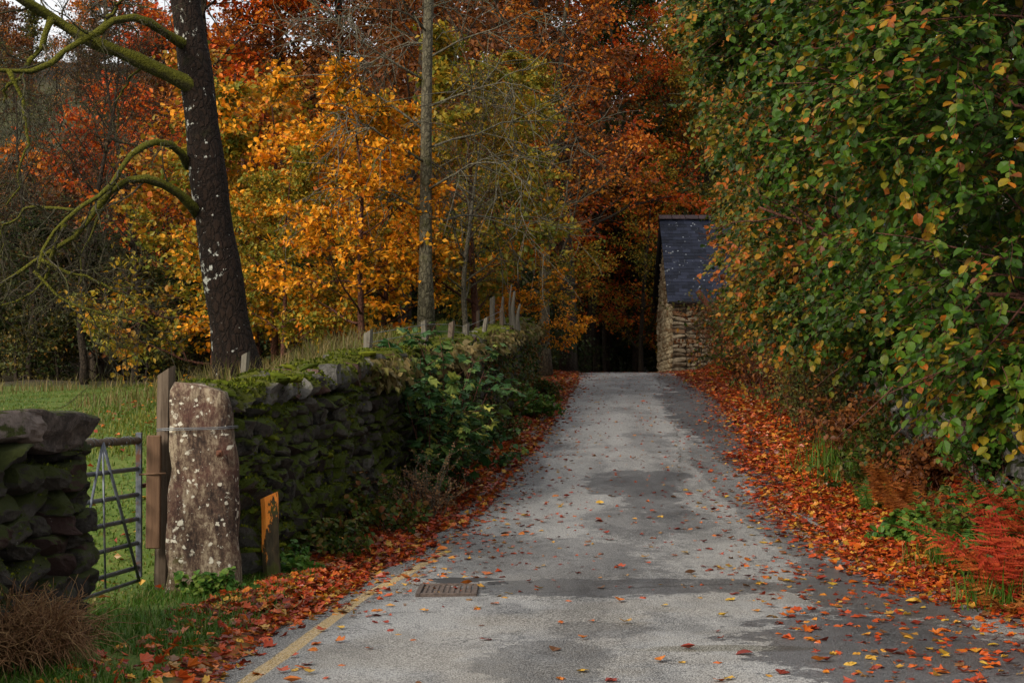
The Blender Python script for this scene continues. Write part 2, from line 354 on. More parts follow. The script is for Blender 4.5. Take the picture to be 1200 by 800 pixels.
M['wallstone'] = stone_mat('mossy_wall_stone', (.008,.008,.007), (.12,.11,.095), .66, (.075,.10,.008), tint=(.03,.022,.018), mscale=1.3)
M['wallstone_near'] = stone_mat('dark_wall_stone', (.007,.006,.005), (.06,.052,.044), .52, (.045,.055,.009), tint=(.045,.025,.022), mscale=2.5)
M['capstone'] = stone_mat('cap_stone', (.05,.04,.035), (.24,.19,.165), .40, (.06,.07,.012), .7, tint=(.25,.14,.11), mscale=3)
M['rubble'] = stone_mat('barn_rubble', (.14,.105,.065), (.52,.42,.28), 0, lichen=.15, tint=(.30,.17,.09))
M['gable'] = stone_mat('limewashed_rubble', (.42,.33,.20), (.76,.64,.42), 0, lichen=.1, tint=(.36,.24,.13))
M['mortar'] = stone_mat('wall_core', (.006,.006,.005), (.03,.028,.022), 0, lichen=0)
M['barnmortar'] = stone_mat('barn_mortar', (.05,.04,.028), (.15,.12,.08), 0, lichen=0)
M['moss'] = leaf_mat('moss_cushion', [(3,(.04,.055,.006)),(3,(.07,.09,.008)),(2,(.12,.13,.012))], .95, .1, .05, 3, .3)
def simple(name, fn):
    m, nt = newmat(name); t = NT(nt); fn(t); M[name] = m; return m
def _slab(t):
    p = t.obj(); mp = t.n('Mapping'); t.link(p, mp.inputs[0]); mp.inputs['Scale'].default_value = (1, 1, .3)
    n1 = t.noise(mp.outputs[0], 7, 9, .8, .4); n2 = t.noise(p, 30, 6, .8); n3 = t.noise(p, 2.3, 4, .6)
    c = t.ramp(t.math('ADD', t.math('MULTIPLY', n1, .7), t.math('MULTIPLY', n2, .3)), [(.42, (.015,.008,.006)), (.5, (.085,.052,.034)), (.59, (.30,.245,.165))])
    c = t.mix(t.sm(n3, .5, .66), c, t.mix(.5, c, (.10,.035,.028)))
    sx = t.n('SeparateXYZ'); t.link(p, sx.inputs[0])
    low = t.math('ADD', t.math('MULTIPLY', sx.outputs[2], -.55), t.noise(p, 4.5, 5, .7))
    c = t.mix(t.sm(low, .30, .46), c, (.06, .052, .014))
    li = t.noise(p, 13, 5, .65, .2); dots = t.voro(p, 16)
    d2 = t.vmath('ADD', p, t.vmath('MULTIPLY', t.noise(p, 9, 4, .7, 0, 'Color'), (.10,.10,.10)))
    spot = t.math('MAXIMUM', t.sm(t.noise(p, 21, 6, .8, .2), .62, .65), t.math('MAXIMUM', t.sm(t.voro(d2, 7), .20, .15), t.math('MULTIPLY', t.sm(t.voro(d2, 19), .30, .22), t.sm(t.noise(p, 4, 2), .44, .5))))
    spot = t.math('MULTIPLY', spot, t.sm(t.noise(p, 6, 4, .6), .40, .50))
    c = t.mix(spot, c, (.50, .47, .38))
    t.out(c, .85, .3, t.bump(t.math('ADD', n1, t.math('MULTIPLY', n2, .5)), .8, .02))
simple('slab', _slab)
def _wood(t, a, b, gsc=(26, 26, 1.6)):
    p = t.obj(); mp = t.n('Mapping'); t.link(p, mp.inputs[0]); mp.inputs['Scale'].default_value = gsc
    n1 = t.noise(mp.outputs[0], 1, 6, .7, .6); n2 = t.noise(p, 5, 4)
    c = t.ramp(t.math('ADD', t.math('MULTIPLY', n1, .7), t.math('MULTIPLY', n2, .35)), [(.3, a), (.75, b)])
    t.out(c, .8, .25, t.bump(n1, .6, .01))
simple('postwood', lambda t: _wood(t, (.035,.022,.013), (.16,.12,.085)))
simple('plank', lambda t: _wood(t, (.06,.032,.018), (.20,.115,.065)))
simple('oldpost', lambda t: _wood(t, (.04,.035,.026), (.20,.18,.14)))
simple('beam', lambda t: _wood(t, (.07,.022,.012), (.22,.075,.035)))
def _orange(t):
    p = t.obj(); mp = t.n('Mapping'); t.link(p, mp.inputs[0]); mp.inputs['Scale'].default_value = (9, 9, 3.2)
    n = t.noise(mp.outputs[0], 1.6, 7, .7, .3); sx = t.n('SeparateXYZ'); t.link(p, sx.inputs[0])
    wood = t.ramp(t.noise(mp.outputs[0], 3, 5), [(.3, (.02,.016,.008)), (.7, (.09,.07,.035))])
    wood = t.mix(t.sm(t.noise(p, 5, 4), .48, .6), wood, (.06, .065, .012))
    k = t.math('ADD', n, t.math('MULTIPLY', sx.outputs[2], .42)); k = t.math('ADD', k, t.math('MULTIPLY', sx.outputs[0], -1.6))
    t.out(t.mix(t.sm(k, .66, .70), wood, t.ramp(n, [(.3, (.85,.20,.012)), (.7, (1.,.40,.07))])), .7, .3, t.bump(n, .6, .012))
simple('orangepaint', _orange)
def _galv(t):
    p = t.obj(); n = t.noise(p, 14, 5, .7); r = t.noise(p, 3.3, 5, .7)
    c = t.ramp(n, [(.3, (.06,.07,.085)), (.7, (.19,.205,.23))]); k = t.sm(r, .56, .66)
    c = t.mix(k, c, (.10, .04, .02)); t.out(c, t.ramp(n, [(.3, .35), (.7, .6)]), .4, t.bump(n, .2, .005), t.math('SUBTRACT', .75, t.math('MULTIPLY', k, .7)))
simple('galv', _galv)
def _rust(t):
    p = t.obj(); n = t.noise(p, 18, 6, .7); t.out(t.ramp(n, [(.3, (.03,.014,.010)), (.7, (.16,.06,.03))]), .8, .3, t.bump(n, .6, .008))
simple('rust', _rust)
def _iron(t):
    p = t.obj(); n = t.noise(p, 30, 6, .7); t.out(t.ramp(n, [(.3, (.03,.022,.018)), (.7, (.15,.11,.09))]), .65, .4, t.bump(n, .6, .008), .2)
simple('castiron', _iron)
simple('wire', lambda t: t.out((.18, .19, .2), .45, .5, None, .8))
def _slate(t):
    p = t.obj(); r = t.attr(); n = t.noise(p, 9, 6, .7); v = t.noise(p, 3.1, 6, .8)
    c = t.ramp(t.math('ADD', t.math('MULTIPLY', r, .6), t.math('MULTIPLY', n, .4)), [(.2, (.008,.010,.018)), (.85, (.034,.040,.068))])
    c = t.mix(t.math('MAXIMUM', t.sm(v, .62, .66), t.math('MULTIPLY', t.sm(t.voro(p, 6.5), .20, .13), t.sm(t.noise(p, 2.3, 3), .52, .56))), c, (.34, .36, .38)); t.out(c, .65, .2, t.bump(n, .4, .01))
simple('slate', _slate)
def _ridge(t):
    p = t.obj(); n = t.noise(p, 7, 5); t.out(t.ramp(n, [(.3, (.03,.022,.024)), (.7, (.09,.055,.055))]), .8, .3, t.bump(n, .4, .01))
simple('ridge', _ridge)
simple('darktrim', lambda t: t.out((.012, .012, .014), .6, .3))
# road
def _road(t):
    p = t.pos(); sx = t.n('SeparateXYZ'); t.link(p, sx.inputs[0]); x, y = sx.outputs[0], sx.outputs[1]
    uv = t.n('UVMap'); uv.uv_map = 'UVMap'; su = t.n('SeparateXYZ'); t.link(uv.outputs[0], su.inputs[0]); u, w = su.outputs[0], su.outputs[1]
    mp = t.n('Mapping'); t.link(p, mp.inputs[0]); mp.inputs['Scale'].default_value = (1, .45, 1)
    big = t.noise(mp.outputs[0], .9, 6, .62, .5); mid = t.noise(mp.outputs[0], 3.2, 7, .72, .6); grit = t.noise(p, 95, 3, .8); ag = t.voro(p, 120)
    c = t.ramp(t.math('ADD', t.math('MULTIPLY', big, .5), t.math('ADD', t.math('MULTIPLY', mid, .32), t.math('MULTIPLY', t.noise(p, 13, 6, .8), .18))), [(.415, (.08,.086,.098)), (.47, (.22,.224,.234)), (.53, (.41,.41,.41))])
    wobv = t.math('MULTIPLY', t.math('SUBTRACT', t.noise(p, 2.4, 6, .7), .5), 2.4)
    wobv2 = t.math('ADD', t.math('MULTIPLY', wobv, 1.5), t.math('MULTIPLY', t.math('SUBTRACT', t.noise(p, 11, 5, .75), .5), 1.8))
    dark = None
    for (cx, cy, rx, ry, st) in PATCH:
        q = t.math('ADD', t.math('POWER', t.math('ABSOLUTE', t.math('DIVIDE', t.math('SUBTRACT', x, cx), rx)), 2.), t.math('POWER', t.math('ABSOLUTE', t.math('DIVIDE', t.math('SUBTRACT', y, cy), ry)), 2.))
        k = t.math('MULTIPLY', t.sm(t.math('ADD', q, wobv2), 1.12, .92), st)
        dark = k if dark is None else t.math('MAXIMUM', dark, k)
    # damp wheel-edge on the right, browner silt on the nearest part
    silt = t.math('MULTIPLY', t.sm(t.noise(p, .8, 4), .42, .62), t.sm(y, 15, 9)); c = t.mix(t.math('MULTIPLY', silt, .55), c, (.27, .225, .16))
    tr = t.math('SINE', t.math('ADD', t.math('MULTIPLY', u, 3.5), t.math('ADD', -1.6, t.math('MULTIPLY', wobv, .6))))
    c = t.mix(t.math('MULTIPLY', t.sm(tr, .1, .9), .22), c, (.46, .45, .43)); c = t.mix(t.math('MULTIPLY', t.sm(tr, -.2, -.95), .30), c, (.09, .09, .095))
    # seams and cracks
    seam = t.math('ABSOLUTE', t.math('SUBTRACT', t.math('SUBTRACT', y, t.math('MULTIPLY', x, .28)), t.math('ADD', 11.05, t.math('MULTIPLY', wobv, .10))))
    c = t.mix(t.math('MULTIPLY', t.sm(seam, .035, .008), .8), c, (.02, .02, .02))
    lseam = t.math('ABSOLUTE', t.math('SUBTRACT', t.math('SUBTRACT', u, t.math('MULTIPLY', w, .0)), t.math('ADD', 2.35, t.math('MULTIPLY', wobv, .16))))
    c = t.mix(t.math('MULTIPLY', t.math('MULTIPLY', t.sm(lseam, .03, .006), t.math('MULTIPLY', t.sm(y, 17, 19), t.sm(y, 44, 40))), .8), c, (.02, .02, .02))
    cr = t.n('TexVoronoi', _feature='DISTANCE_TO_EDGE'); cr.inputs['Scale'].default_value = .8
    t.link(t.vmath('ADD', p, t.noise(p, 3, 5, .7, 0, 'Color')), cr.inputs['Vector'])
    c = t.mix(t.math('MULTIPLY', t.sm(cr.outputs[0], .016, .005), t.math('MULTIPLY', t.sm(t.noise(p, .7, 2), .48, .55), .85)), c, (.03, .03, .03))
    # edge grime
    eg = t.math('ADD', t.sm(u, .55, .0), t.sm(t.math('SUBTRACT', su.outputs[2], 0), 1, 2)); c = t.mix(t.math('MULTIPLY', eg, t.math('ADD', .2, mid)), c, (.06, .055, .045))
    # moss/algae stain near lower right
    q = t.math('ADD', t.math('POWER', t.math('DIVIDE', t.math('SUBTRACT', x, 1.2), .55), 2.), t.math('POWER', t.math('DIVIDE', t.math('SUBTRACT', y, 8.6), .13), 2.))
    c = t.mix(t.math('MULTIPLY', t.sm(t.math('ADD', q, wobv), 1.2, .5), .75), c, (.09, .075, .025))
    # worn yellow line
    yl = t.math('ABSOLUTE', t.math('SUBTRACT', u, t.math('ADD', .235, t.math('MULTIPLY', wobv, .012))))
    ym = t.math('MULTIPLY', t.math('MULTIPLY', t.sm(yl, .052, .040), t.sm(y, 14.2, 13.4)), t.sm(t.math('ADD', t.math('MULTIPLY', mid, .5), t.math('MULTIPLY', t.noise(p, 14, 6, .8), .6)), .36, .50))
    c = t.mix(t.math('MULTIPLY', ym, .9), c, (.66, .42, .11))
    c = t.mix(t.math('MULTIPLY', t.sm(grit, .50, .43), .85), c, t.mix(.85, c, (.02, .02, .02)))
    c = t.mix(t.math('MULTIPLY', t.sm(grit, .51, .57), .70), c, (.55, .54, .51))
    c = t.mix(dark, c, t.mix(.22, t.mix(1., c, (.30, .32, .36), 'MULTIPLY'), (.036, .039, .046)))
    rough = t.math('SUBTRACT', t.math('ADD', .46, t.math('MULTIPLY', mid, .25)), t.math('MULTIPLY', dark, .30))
    h = t.math('ADD', t.math('MULTIPLY', grit, .6), t.math('ADD', t.math('MULTIPLY', mid, .9), t.math('MULTIPLY', ag, .5)))
    t.out(c, rough, .42, t.bump(h, 1., .022))
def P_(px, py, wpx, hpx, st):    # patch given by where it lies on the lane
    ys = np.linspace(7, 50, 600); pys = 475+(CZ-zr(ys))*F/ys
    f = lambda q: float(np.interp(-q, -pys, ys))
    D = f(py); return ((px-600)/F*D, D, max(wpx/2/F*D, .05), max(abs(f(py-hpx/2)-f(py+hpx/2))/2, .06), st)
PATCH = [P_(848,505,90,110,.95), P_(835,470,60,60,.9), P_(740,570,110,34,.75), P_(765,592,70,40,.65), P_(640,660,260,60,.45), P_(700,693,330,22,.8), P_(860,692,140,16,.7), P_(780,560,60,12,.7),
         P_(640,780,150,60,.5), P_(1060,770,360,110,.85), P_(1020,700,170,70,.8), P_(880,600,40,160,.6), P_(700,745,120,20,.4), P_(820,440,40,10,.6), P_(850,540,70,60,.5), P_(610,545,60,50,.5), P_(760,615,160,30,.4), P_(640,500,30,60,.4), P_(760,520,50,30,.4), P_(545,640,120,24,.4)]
simple('asphalt', _road)
def _tar(t):
    p = t.pos(); n = t.noise(p, 40, 4); t.out(t.ramp(n, [(.3, (.012,.012,.013)), (.7, (.035,.035,.036))]), .45, .5, t.bump(n, .5, .01))
simple('tar', _tar)
def _ground(t):
    p = t.pos(); g = t.attr('grassw'); l = t.attr('leafw')
    n = t.noise(p, 1.4, 7, .7); n2 = t.noise(p, 22, 5, .75); v = t.voro(p, 15, 'Color')
    soil = t.ramp(n2, [(.3, (.018,.013,.008)), (.7, (.07,.05,.028))])
    lv = t.n('SeparateColor'); t.link(v, lv.inputs[0])
    lc = t.ramp(lv.outputs[0], [(.0, (.07,.02,.008)), (.35, (.20,.035,.012)), (.6, (.26,.07,.013)), (.85, (.24,.12,.02)), (1, (.05,.03,.01))])
    gr = t.ramp(t.math('ADD', t.math('MULTIPLY', n, .5), t.math('MULTIPLY', n2, .5)), [(.35, (.025,.055,.006)), (.5, (.07,.115,.012)), (.65, (.14,.14,.03))])
    c = t.mix(g, soil, gr); c = t.mix(t.sm(t.math('ADD', l, t.math('MULTIPLY', t.math('SUBTRACT', n, .5), .6)), .35, .65), c, lc)
    t.out(c, .85, .25, t.bump(n2, .8, .03))
simple('ground', _ground)

# ------------------------------------------------------------------ terrain and road
def grid_obj(name, X, Y, Z, mat, attrs=None, uv=None):
    ny, nx = X.shape; b = MB(); v = np.stack([X, Y, Z], -1).reshape(-1, 3)
    i = (np.arange(ny-1)*nx)[:, None]; j = np.arange(nx-1)[None]; q = np.stack([i+j, i+j+1, i+nx+j+1, i+nx+j], -1).reshape(-1, 4)
    b.add(v, q, 0, 0, True); o = b.build(name, mat); me = o.data
    for k, a in (attrs or {}).items():
        t = me.attributes.new(k, 'FLOAT', 'POINT'); t.data.foreach_set('value', a.ravel().astype(np.float32))
    if uv is not None:
        u = me.uv_layers.new(name='UVMap'); u.data.foreach_set('uv', uv.reshape(-1, 2)[q.ravel()].astype(np.float32).ravel())
    return o
xs = np.concatenate([np.linspace(-420,-60,24),np.linspace(-58,-14,30),np.linspace(-13,-5,28),np.arange(-4.8,8,.13),np.linspace(8.2,20,30),np.linspace(22,70,26),np.linspace(80,420,18)])
ys = np.concatenate([np.linspace(-60,3,12),np.arange(4,38,.22),np.linspace(38.3,62,60),np.linspace(63,190,70),np.linspace(200,600,24)])
X, Y = np.meshgrid(xs, ys); Z = HT(X, Y)
leafw = np.clip(sst(-.1, .15, RL(Y)-X)*sst(-.1, .3, X-WX(Y)+.4)+sst(-.1, .15, X-RR(Y))*sst(1.2, .2, X-TOE(Y)), 0, 1)+.22*sst(34, 44, Y)
nearg = sst(-.0, .3, -1.55-X)*sst(13.5, 12, Y)
leafw = leafw*(1-.95*nearg)
grassw = np.clip(sst(0, .5, WX(Y)-X)*sst(40, 33, Y)+nearg, 0, 1)+.35*(Y > 60)*wob(X, Y, .05)
tag(grid_obj('ground', X, Y, Z, M['ground'], dict(leafw=leafw, grassw=np.clip(grassw, 0, 1))), kind='structure')
ys = np.concatenate([np.linspace(-28, 4, 30), np.arange(4.2, 62, .25), np.linspace(62.4, 84, 40)])
uu = np.linspace(0, 1, 26); Yr = np.repeat(ys[:, None], 26, 1)
jl = .10*wob(ys, ys*0, 2.3, 1)+.05*wob(ys, ys*0, 7, 2); jr = .12*wob(ys, ys*0, 2.1, 3)+.06*wob(ys, ys*0, 6.5, 4)
Lr, Rr = RL(ys)+jl-.14, RR(ys)+jr+.14; Xr = Lr[:, None]+(Rr-Lr)[:, None]*uu[None]
Zr = zr(Yr)+.035*np.sin(uu*math.pi)[None]+.004+.006*wob(Xr, Yr, 1.9, 3)
Zr[:, 0] -= .03; Zr[:, -1] -= .03
tag(grid_obj('road', Xr, Yr, Zr, M['asphalt'], None, np.stack([Xr-RL(Yr), Yr], -1)), kind='structure')
def road_z(x, y):
    l, r = RL(y), RR(y); u = np.clip((x-l)/(r-l), 0, 1); return zr(y)+.035*np.sin(u*math.pi)+.004+.006*wob(x, y, 1.9, 3)
def GZ(x, y): 
    x = np.asarray(x, float); y = np.asarray(y, float)
    on = (x > RL(y)+.1) & (x < RR(y)-.1); return np.where(on, road_z(x, y), HT(x, y))

# ------------------------------------------------------------------ stones
def rcube(k=4, rd=.62):
    t = np.linspace(-1, 1, k+1); vs = []; fs = []; n = 0
    for ax in range(3):
        for sg in (-1, 1):
            A, B = np.meshgrid(t, t, indexing='ij'); P = np.zeros((k+1, k+1, 3)); P[..., ax] = sg; P[..., (ax+1) % 3] = A; P[..., (ax+2) % 3] = B*sg
            vs.append(P.reshape(-1, 3)); i = np.arange(k)[:, None]*(k+1); j = np.arange(k)[None]
            fs.append(np.stack([i+j, i+k+1+j, i+k+2+j, i+j+1], -1).reshape(-1, 4)+n); n += (k+1)**2
    v = np.concatenate(vs); p = 9.
    ln = (np.abs(v)**p).sum(1, keepdims=True)**(1/p); v = v/ln
    return v, np.concatenate(fs)
RC = {k: rcube(k) for k in (3, 4, 5, 6, 10)}
def stones(mb, C, S, A, rnd=None, k=4, rough=.12, m=0):
    """C centres (B,3); S half sizes (B,3) in local axes; A heading of local x"""
    C = np.asarray(C); S = np.asarray(S); B = len(C); v, f = RC[k]; g = rg
    V = np.repeat(v[None], B, 0)
    ph = g.random((B, 1, 3))*9; fr = 2.1+g.random((B, 1, 3))*1.5
    d = np.sin(V*fr+ph)[..., [1, 2, 0]]+.6*np.sin(V[..., [2, 0, 1]]*fr*2.3+ph*2); V = V*(1+rough*.6*d)+rough*.35*np.sin(V[..., [1, 2, 0]]*3.3+ph)
    for fq, am in ((5.1, .30), (9.7, .20)) if k > 4 else ():
        V = V+rough*am*np.sin(V[..., [1, 2, 0]]*fq+ph*fq)*np.cos(V[..., [2, 0, 1]]*fq*.8+ph)
    for _ in range(7):
        pn = nrm(g.normal(0, 1, (B, 1, 3))); pd = .80+.38*g.random((B, 1, 1)); ex = np.clip((V*pn).sum(-1, keepdims=True)-pd, 0, None); V = V-ex*pn*.9
    sh = g.normal(0, .16, (B, 1, 3)); V = V+sh*V[..., [2, 2, 0]]
    V = V*S[:, None]; til = g.normal(0, .09, B)[:, None]
    z = V[..., 2]+til*V[..., 0]; x = V[..., 0]; y = V[..., 1]; A = np.broadcast_to(A, (B,))[:, None]
    V = np.stack([x*np.cos(A)-y*np.sin(A), x*np.sin(A)+y*np.cos(A), z], -1)+C[:, None]
    n = len(v); off = (np.arange(B)*n)[:, None, None]
    if rnd is None: rnd = g.random(B)
    mb.add(V.reshape(-1, 3), (f[None]+off).reshape(-1, 4), np.repeat(rnd, n), m, False)
def dry_wall(y0, y1, xf, zb, zt, th, cs=.15, ln=(.18, .48), batter=.07, k=4, sides=(1, -1)):
    """face line xf(y); thickness th towards -x"""
    st = MB(); C = []; S = []; A = []
    y = y0
    ycs = np.arange(y0, y1, .4)
    hmax = max(float(np.max(zt(ycs)-zb(ycs))), .3)
    for sd in sides:
        z = 0.
        while z < hmax+.1:
            h = cs*(.7+.7*rg.random())*(1.25-.4*z/hmax)
            y = y0+rg.random()*.2
            while y < y1:
                L = ln[0]+(ln[1]-ln[0])*rg.random(); L = min(L, y1-y+.06)
                if L > .08:
                    yc = y+L/2; hh = zt(yc)-zb(yc); zc = z+h/2
                    if zc < hh-.05 and rg.random() < .985:
                        sl = math.atan2(1, (xf(yc+.3)-xf(yc-.3))/.6)
                        x = xf(yc)-batter*zc/1.5-.14+rg.normal(0, .030) if sd > 0 else xf(yc)-th+batter*zc/1.5+.12
                        C.append((x, yc, zb(yc)+zc)); S.append((L/2*1.04, .15+.04*rg.random(), h/2*1.10)); A.append(sl)
                y += L
            z += h*.97
    stones(st, C, S, np.array(A), k=k)
    return st
def coping(mb, y0, y1, xf, zt, th, sz=.16, m=0):
    C = []; S = []; A = []; y = y0
    while y < y1:
        L = sz*(.6+1.0*rg.random()); yc = y+L/2; h = .10+.10*rg.random()
        C.append((xf(yc)-th/2-.04+rg.normal(0, .03), yc, zt(yc)+h*.25-.03)); S.append((L/2*1.1, th/2*(.75+.3*rg.random()), h*.75)); A.append(math.atan2(1, (xf(yc+.3)-xf(yc-.3))/.6)); y += L
    stones(mb, C, S, np.array(A), k=4, rough=.16, m=m)
def core(mb, y0, y1, xf, zb, zt, th, ins=.16, m=0):
    yy = np.linspace(y0+.12, y1-.12, 40); v = []
    for y in yy:
        a, b = xf(y)-ins-.03, xf(y)-th+ins; z0 = zb(y)-.3; z1 = zt(y)-.12
        v += [(a, y, z0), (a-.05, y, z1), (b+.05, y, z1), (b, y, z0)]
    n = len(yy); i = (np.arange(n-1)*4)[:, None]; j = np.arange(4)[None]
    q = np.stack([i+j, i+(j+1) % 4, i+4+(j+1) % 4, i+4+j], -1).reshape(-1, 4)
    mb.add(np.array(v), [q, np.array([[0, 3, 2, 1], [4*n-4, 4*n-3, 4*n-2, 4*n-1]])], 0, m)
def moss_fuzz(mb, P, N, h=.018, rnd=None):
    B = len(P); leaves(mb, P, nrm(N+rg.normal(0, .5, (B, 3))), rg.normal(0, 1, (B, 3)), h*(.6+.9*rg.random(B)), QUAD, rnd)
def surf_samples(me_v, me_f, n, cond=None):
    a, b, c = me_v[me_f[:, 0]], me_v[me_f[:, 1]], me_v[me_f[:, 2]]; nn = np.cross(b-a, c-a); ar = np.linalg.norm(nn, axis=1); N = nrm(nn)
    w = ar.copy()
    if cond is not None: w = w*cond((a+b+c)/3, N)
    i = rg.choice(len(w), n, p=w/w.sum()); u = rg.random((n, 1)); v = rg.random((n, 1)); s = (u+v) > 1; u = np.where(s, 1-u, u); v = np.where(s, 1-v, v)
    return a[i]+(b[i]-a[i])*u+(c[i]-a[i])*v, N[i]
zbf = lambda y: zr(y)-.05
TH = .55
# near wall
o_ = (float(WX(8.5))-.25, 8.5, 0)
w = empty('dry_stone_wall', o_, 'short dark wall of big stones left of the metal gate, pinkish slab on top', 'stone wall')
xn = lambda y: np.interp(y, [0, 7, 9.45], [-3.15, -2.72, -2.52])
nearst = dry_wall(4.0, 9.28, xn, zbf, lambda y: WT(y)-.16+0*y, .55, .13, (.16, .55), .08, k=10)
# end face stones of the stub
C = []; S = []
z = .0
while z < 1.18:
    h = .11*(.6+.8*rg.random())
    C.append((xn(9.4)-.27-.02*rg.random(), 9.22, z+h/2-.03)); S.append((.26-.03*z, .14, h/2*1.05)); z += h
stones(nearst, C, S, 0., k=10); nearst.build('stones', M['wallstone_near'], w, o_)
cb = MB(); core(cb, 4, 9.2, xn, zbf, WT, .55, .14); cb.build('rubble_core', M['mortar'], w, o_)
cb = MB(); ccs = [(xn(9.0)-.27, 8.87, 1.25), (xn(8.25)-.27, 8.22, 1.28), (xn(7.5)-.27, 7.45, 1.28), (xn(6.7)-.27, 6.7, 1.29), (xn(5.9)-.27, 5.9, 1.27), (xn(5.1)-.27, 5.1, 1.27)]
stones(cb, ccs, [(.40, .27, .115), (.33, .27, .10), (.36, .25, .10), (.4, .3, .09), (.4, .3, .09), (.4, .3, .09)], math.atan2(1, .13), k=10, rough=.13); cb.build('cap_stones', M['capstone'], w, o_)
nv = np.concatenate(nearst.v); nf = np.concatenate([q for q, _, _ in nearst.f])
P, N = surf_samples(nv, nf, 5000, lambda c, n: (np.clip(n[:, 2]+.1, 0, 1)+.03)*(wob(c[:, 1], c[:, 2], 4.5) > .1)*(c[:, 0] > -3.1)*(c[:, 1] > 6.5))
b = MB(); moss_fuzz(b, P, N, .016); b.build('moss', M['moss'], w, o_)
# main wall
o_ = (float(WX(20)), 20, float(zr(20)))
w = empty('dry_stone_wall', o_, 'long mossy dark dry-stone wall climbing beside the lane from the gatepost', 'stone wall')
mw = dry_wall(11.62, 34.6, WX, zbf, lambda y: WT(y)-.10, TH, .105, (.10, .36), .10, k=5, sides=(1,)); 
mw2 = dry_wall(11.62, 34.6, WX, lambda y: np.minimum(HT(WX(y)-.9, y)-.1, WT(y)-.35), lambda y: WT(y)-.10, TH, .17, (.25, .5), .05, k=3, sides=(-1,))
mw.addmb(mw2); mw.build('stones', M['wallstone'], w, o_)
cb = MB(); core(cb, 11.5, 34.6, WX, zbf, WT, TH); cb.build('rubble_core', M['mortar'], w, o_)
cb = MB(); coping(cb, 11.55, 34.6, WX, WT, TH, .2); cb.build('coping', stone_mat('coping_stone', (.02,.02,.018), (.20,.19,.17), .62, (.11,.12,.012), .9), w, o_)
nv = np.concatenate(mw.v+cb.v); off = sum(len(q) for q in mw.v); nf = np.concatenate([q for q, _, _ in mw.f]+[q+off for q, _, _ in cb.f])
P, N = surf_samples(nv, nf, 60000, lambda c, n: (np.clip(n[:, 2], 0, 1)+.05)*np.clip(wob(c[:, 1], c[:, 2]*1.3, 2.6)+.25+.9*(c[:, 2] > WT(c[:, 1])-.15), 0, 2)*(n[:, 0] > -.4)/np.maximum(c[:, 1]-8, 3)**1.2)
b = MB(); moss_fuzz(b, P, N, .024); 
# moss cushions swelling over ledges
P, N = surf_samples(nv, nf, 900, lambda c, n: np.clip(n[:, 2]-.2, 0, 1)*((wob(c[:, 1], c[:, 2]*1.3, 2.6) > .15) | (c[:, 2] > WT(c[:, 1])-.1))*(n[:, 0] > -.3))
sz = .02+.04*rg.random(len(P)); stones(b, P, np.stack([sz*1.6, sz, sz*.5], 1), rg.random(len(P))*6, k=3, rough=.12, m=0)
b.build('moss', M['moss'], w, o_)
# hidden mossy wall on the right bank
WR = lambda y: TOE(y)+.72
st = MB(); C = []; S = []; A = []
for z in np.arange(0, 1.7, .15):
    y = 9.6+.2*rg.random()
    while y < 26:
        L = .18+.34*rg.random(); yc = y+L/2; sl = math.atan2(1, (TOE(yc+.3)-TOE(yc-.3))/.6)
        C.append((WR(yc)+z*.1+rg.normal(0, .02), yc, zr(yc)+.15+z)); S.append((L/2, .16, .085)); A.append(sl); y += L
stones(st, C, S, np.array(A), k=4)
o_ = (float(WR(18)), 18, float(zr(18)))
w = st.build('retaining_wall', stone_mat('bank_wall_stone', (.03,.03,.026), (.32,.30,.27), .35, (.05,.06,.012), .8), None, o_)
tag(w, 'old mossy stone wall in the shade under the green hedge on the right bank', 'stone wall')

# ------------------------------------------------------------------ gate group
def gate():
    r = empty('field_gate', (-2.95, 9.95, .0), 'galvanised metal six-bar field gate between the short wall and the stone gatepost', 'gate')
    o = np.array([-2.95, 9.95, 0]); A = np.array([-2.78, 11.45, 0]); B = np.array([-3.17, 8.50, 0])
    gz = .08
    def pt(s, z): return A+(B-A)*s+np.array([0, 0, z])
    zs = [1.14, .93, .74, .56, .38, .20]
    b = MB(); tubes(b, [pt(0, zs[0]), pt(.5, zs[0]), pt(1, zs[0])], [.028]*3, 10); b.build('top_rail', M['postwood'], r, o)
    for z in zs[1:]:
        b = MB(); tubes(b, [pt(.012, z), pt(.5, z-.006), pt(.988, z)], [.017]*3, 8); b.build('rail', M['galv'], r, o)
    for s in (0, 1):
        b = MB(); p = pt(s, .66); box(b, p, (.045, .055, 1.08), rz=.13, bev=.006); b.build('stile', M['galv'], r, o)
    off = np.array([.024, 0, 0])
    for s0, z0, s1, z1, rad in ((.25, 1.14, .02, .10, .012), (.25, 1.14, .235, .12, .008), (.25, 1.14, .42, .12, .010)):
        b = MB(); tubes(b, [pt(s0, z0)+off, pt(s1, z1)+off], [rad]*2, 6); b.build('brace', M['galv'], r, o)
    b = MB(); tubes(b, [pt(.0, .10), pt(.5, .085), pt(1, .10)], [.014]*3, 8); b.build('bottom_rail', M['galv'], r, o)
    for s in (.06, .17, .28):                       # wire ties round the top rail
        b = MB(); th = np.linspace(0, 12.5, 26); P = np.array([pt(s+.002*i, zs[0])+np.array([math.cos(q)*.034, 0, math.sin(q)*.034]) for i, q in enumerate(th)])
        tubes(b, P, np.full(26, .003), 4); b.build('wire_tie', M['wire'], r, o)
    b = MB(); box(b, pt(-.035, .80), (.03, .14, .03), rz=.1, bev=.004); tubes(b, [pt(-.07, .78), pt(-.07, .86)], [.012]*2, 8); b.build('hinge', M['rust'], r, o)
gate()
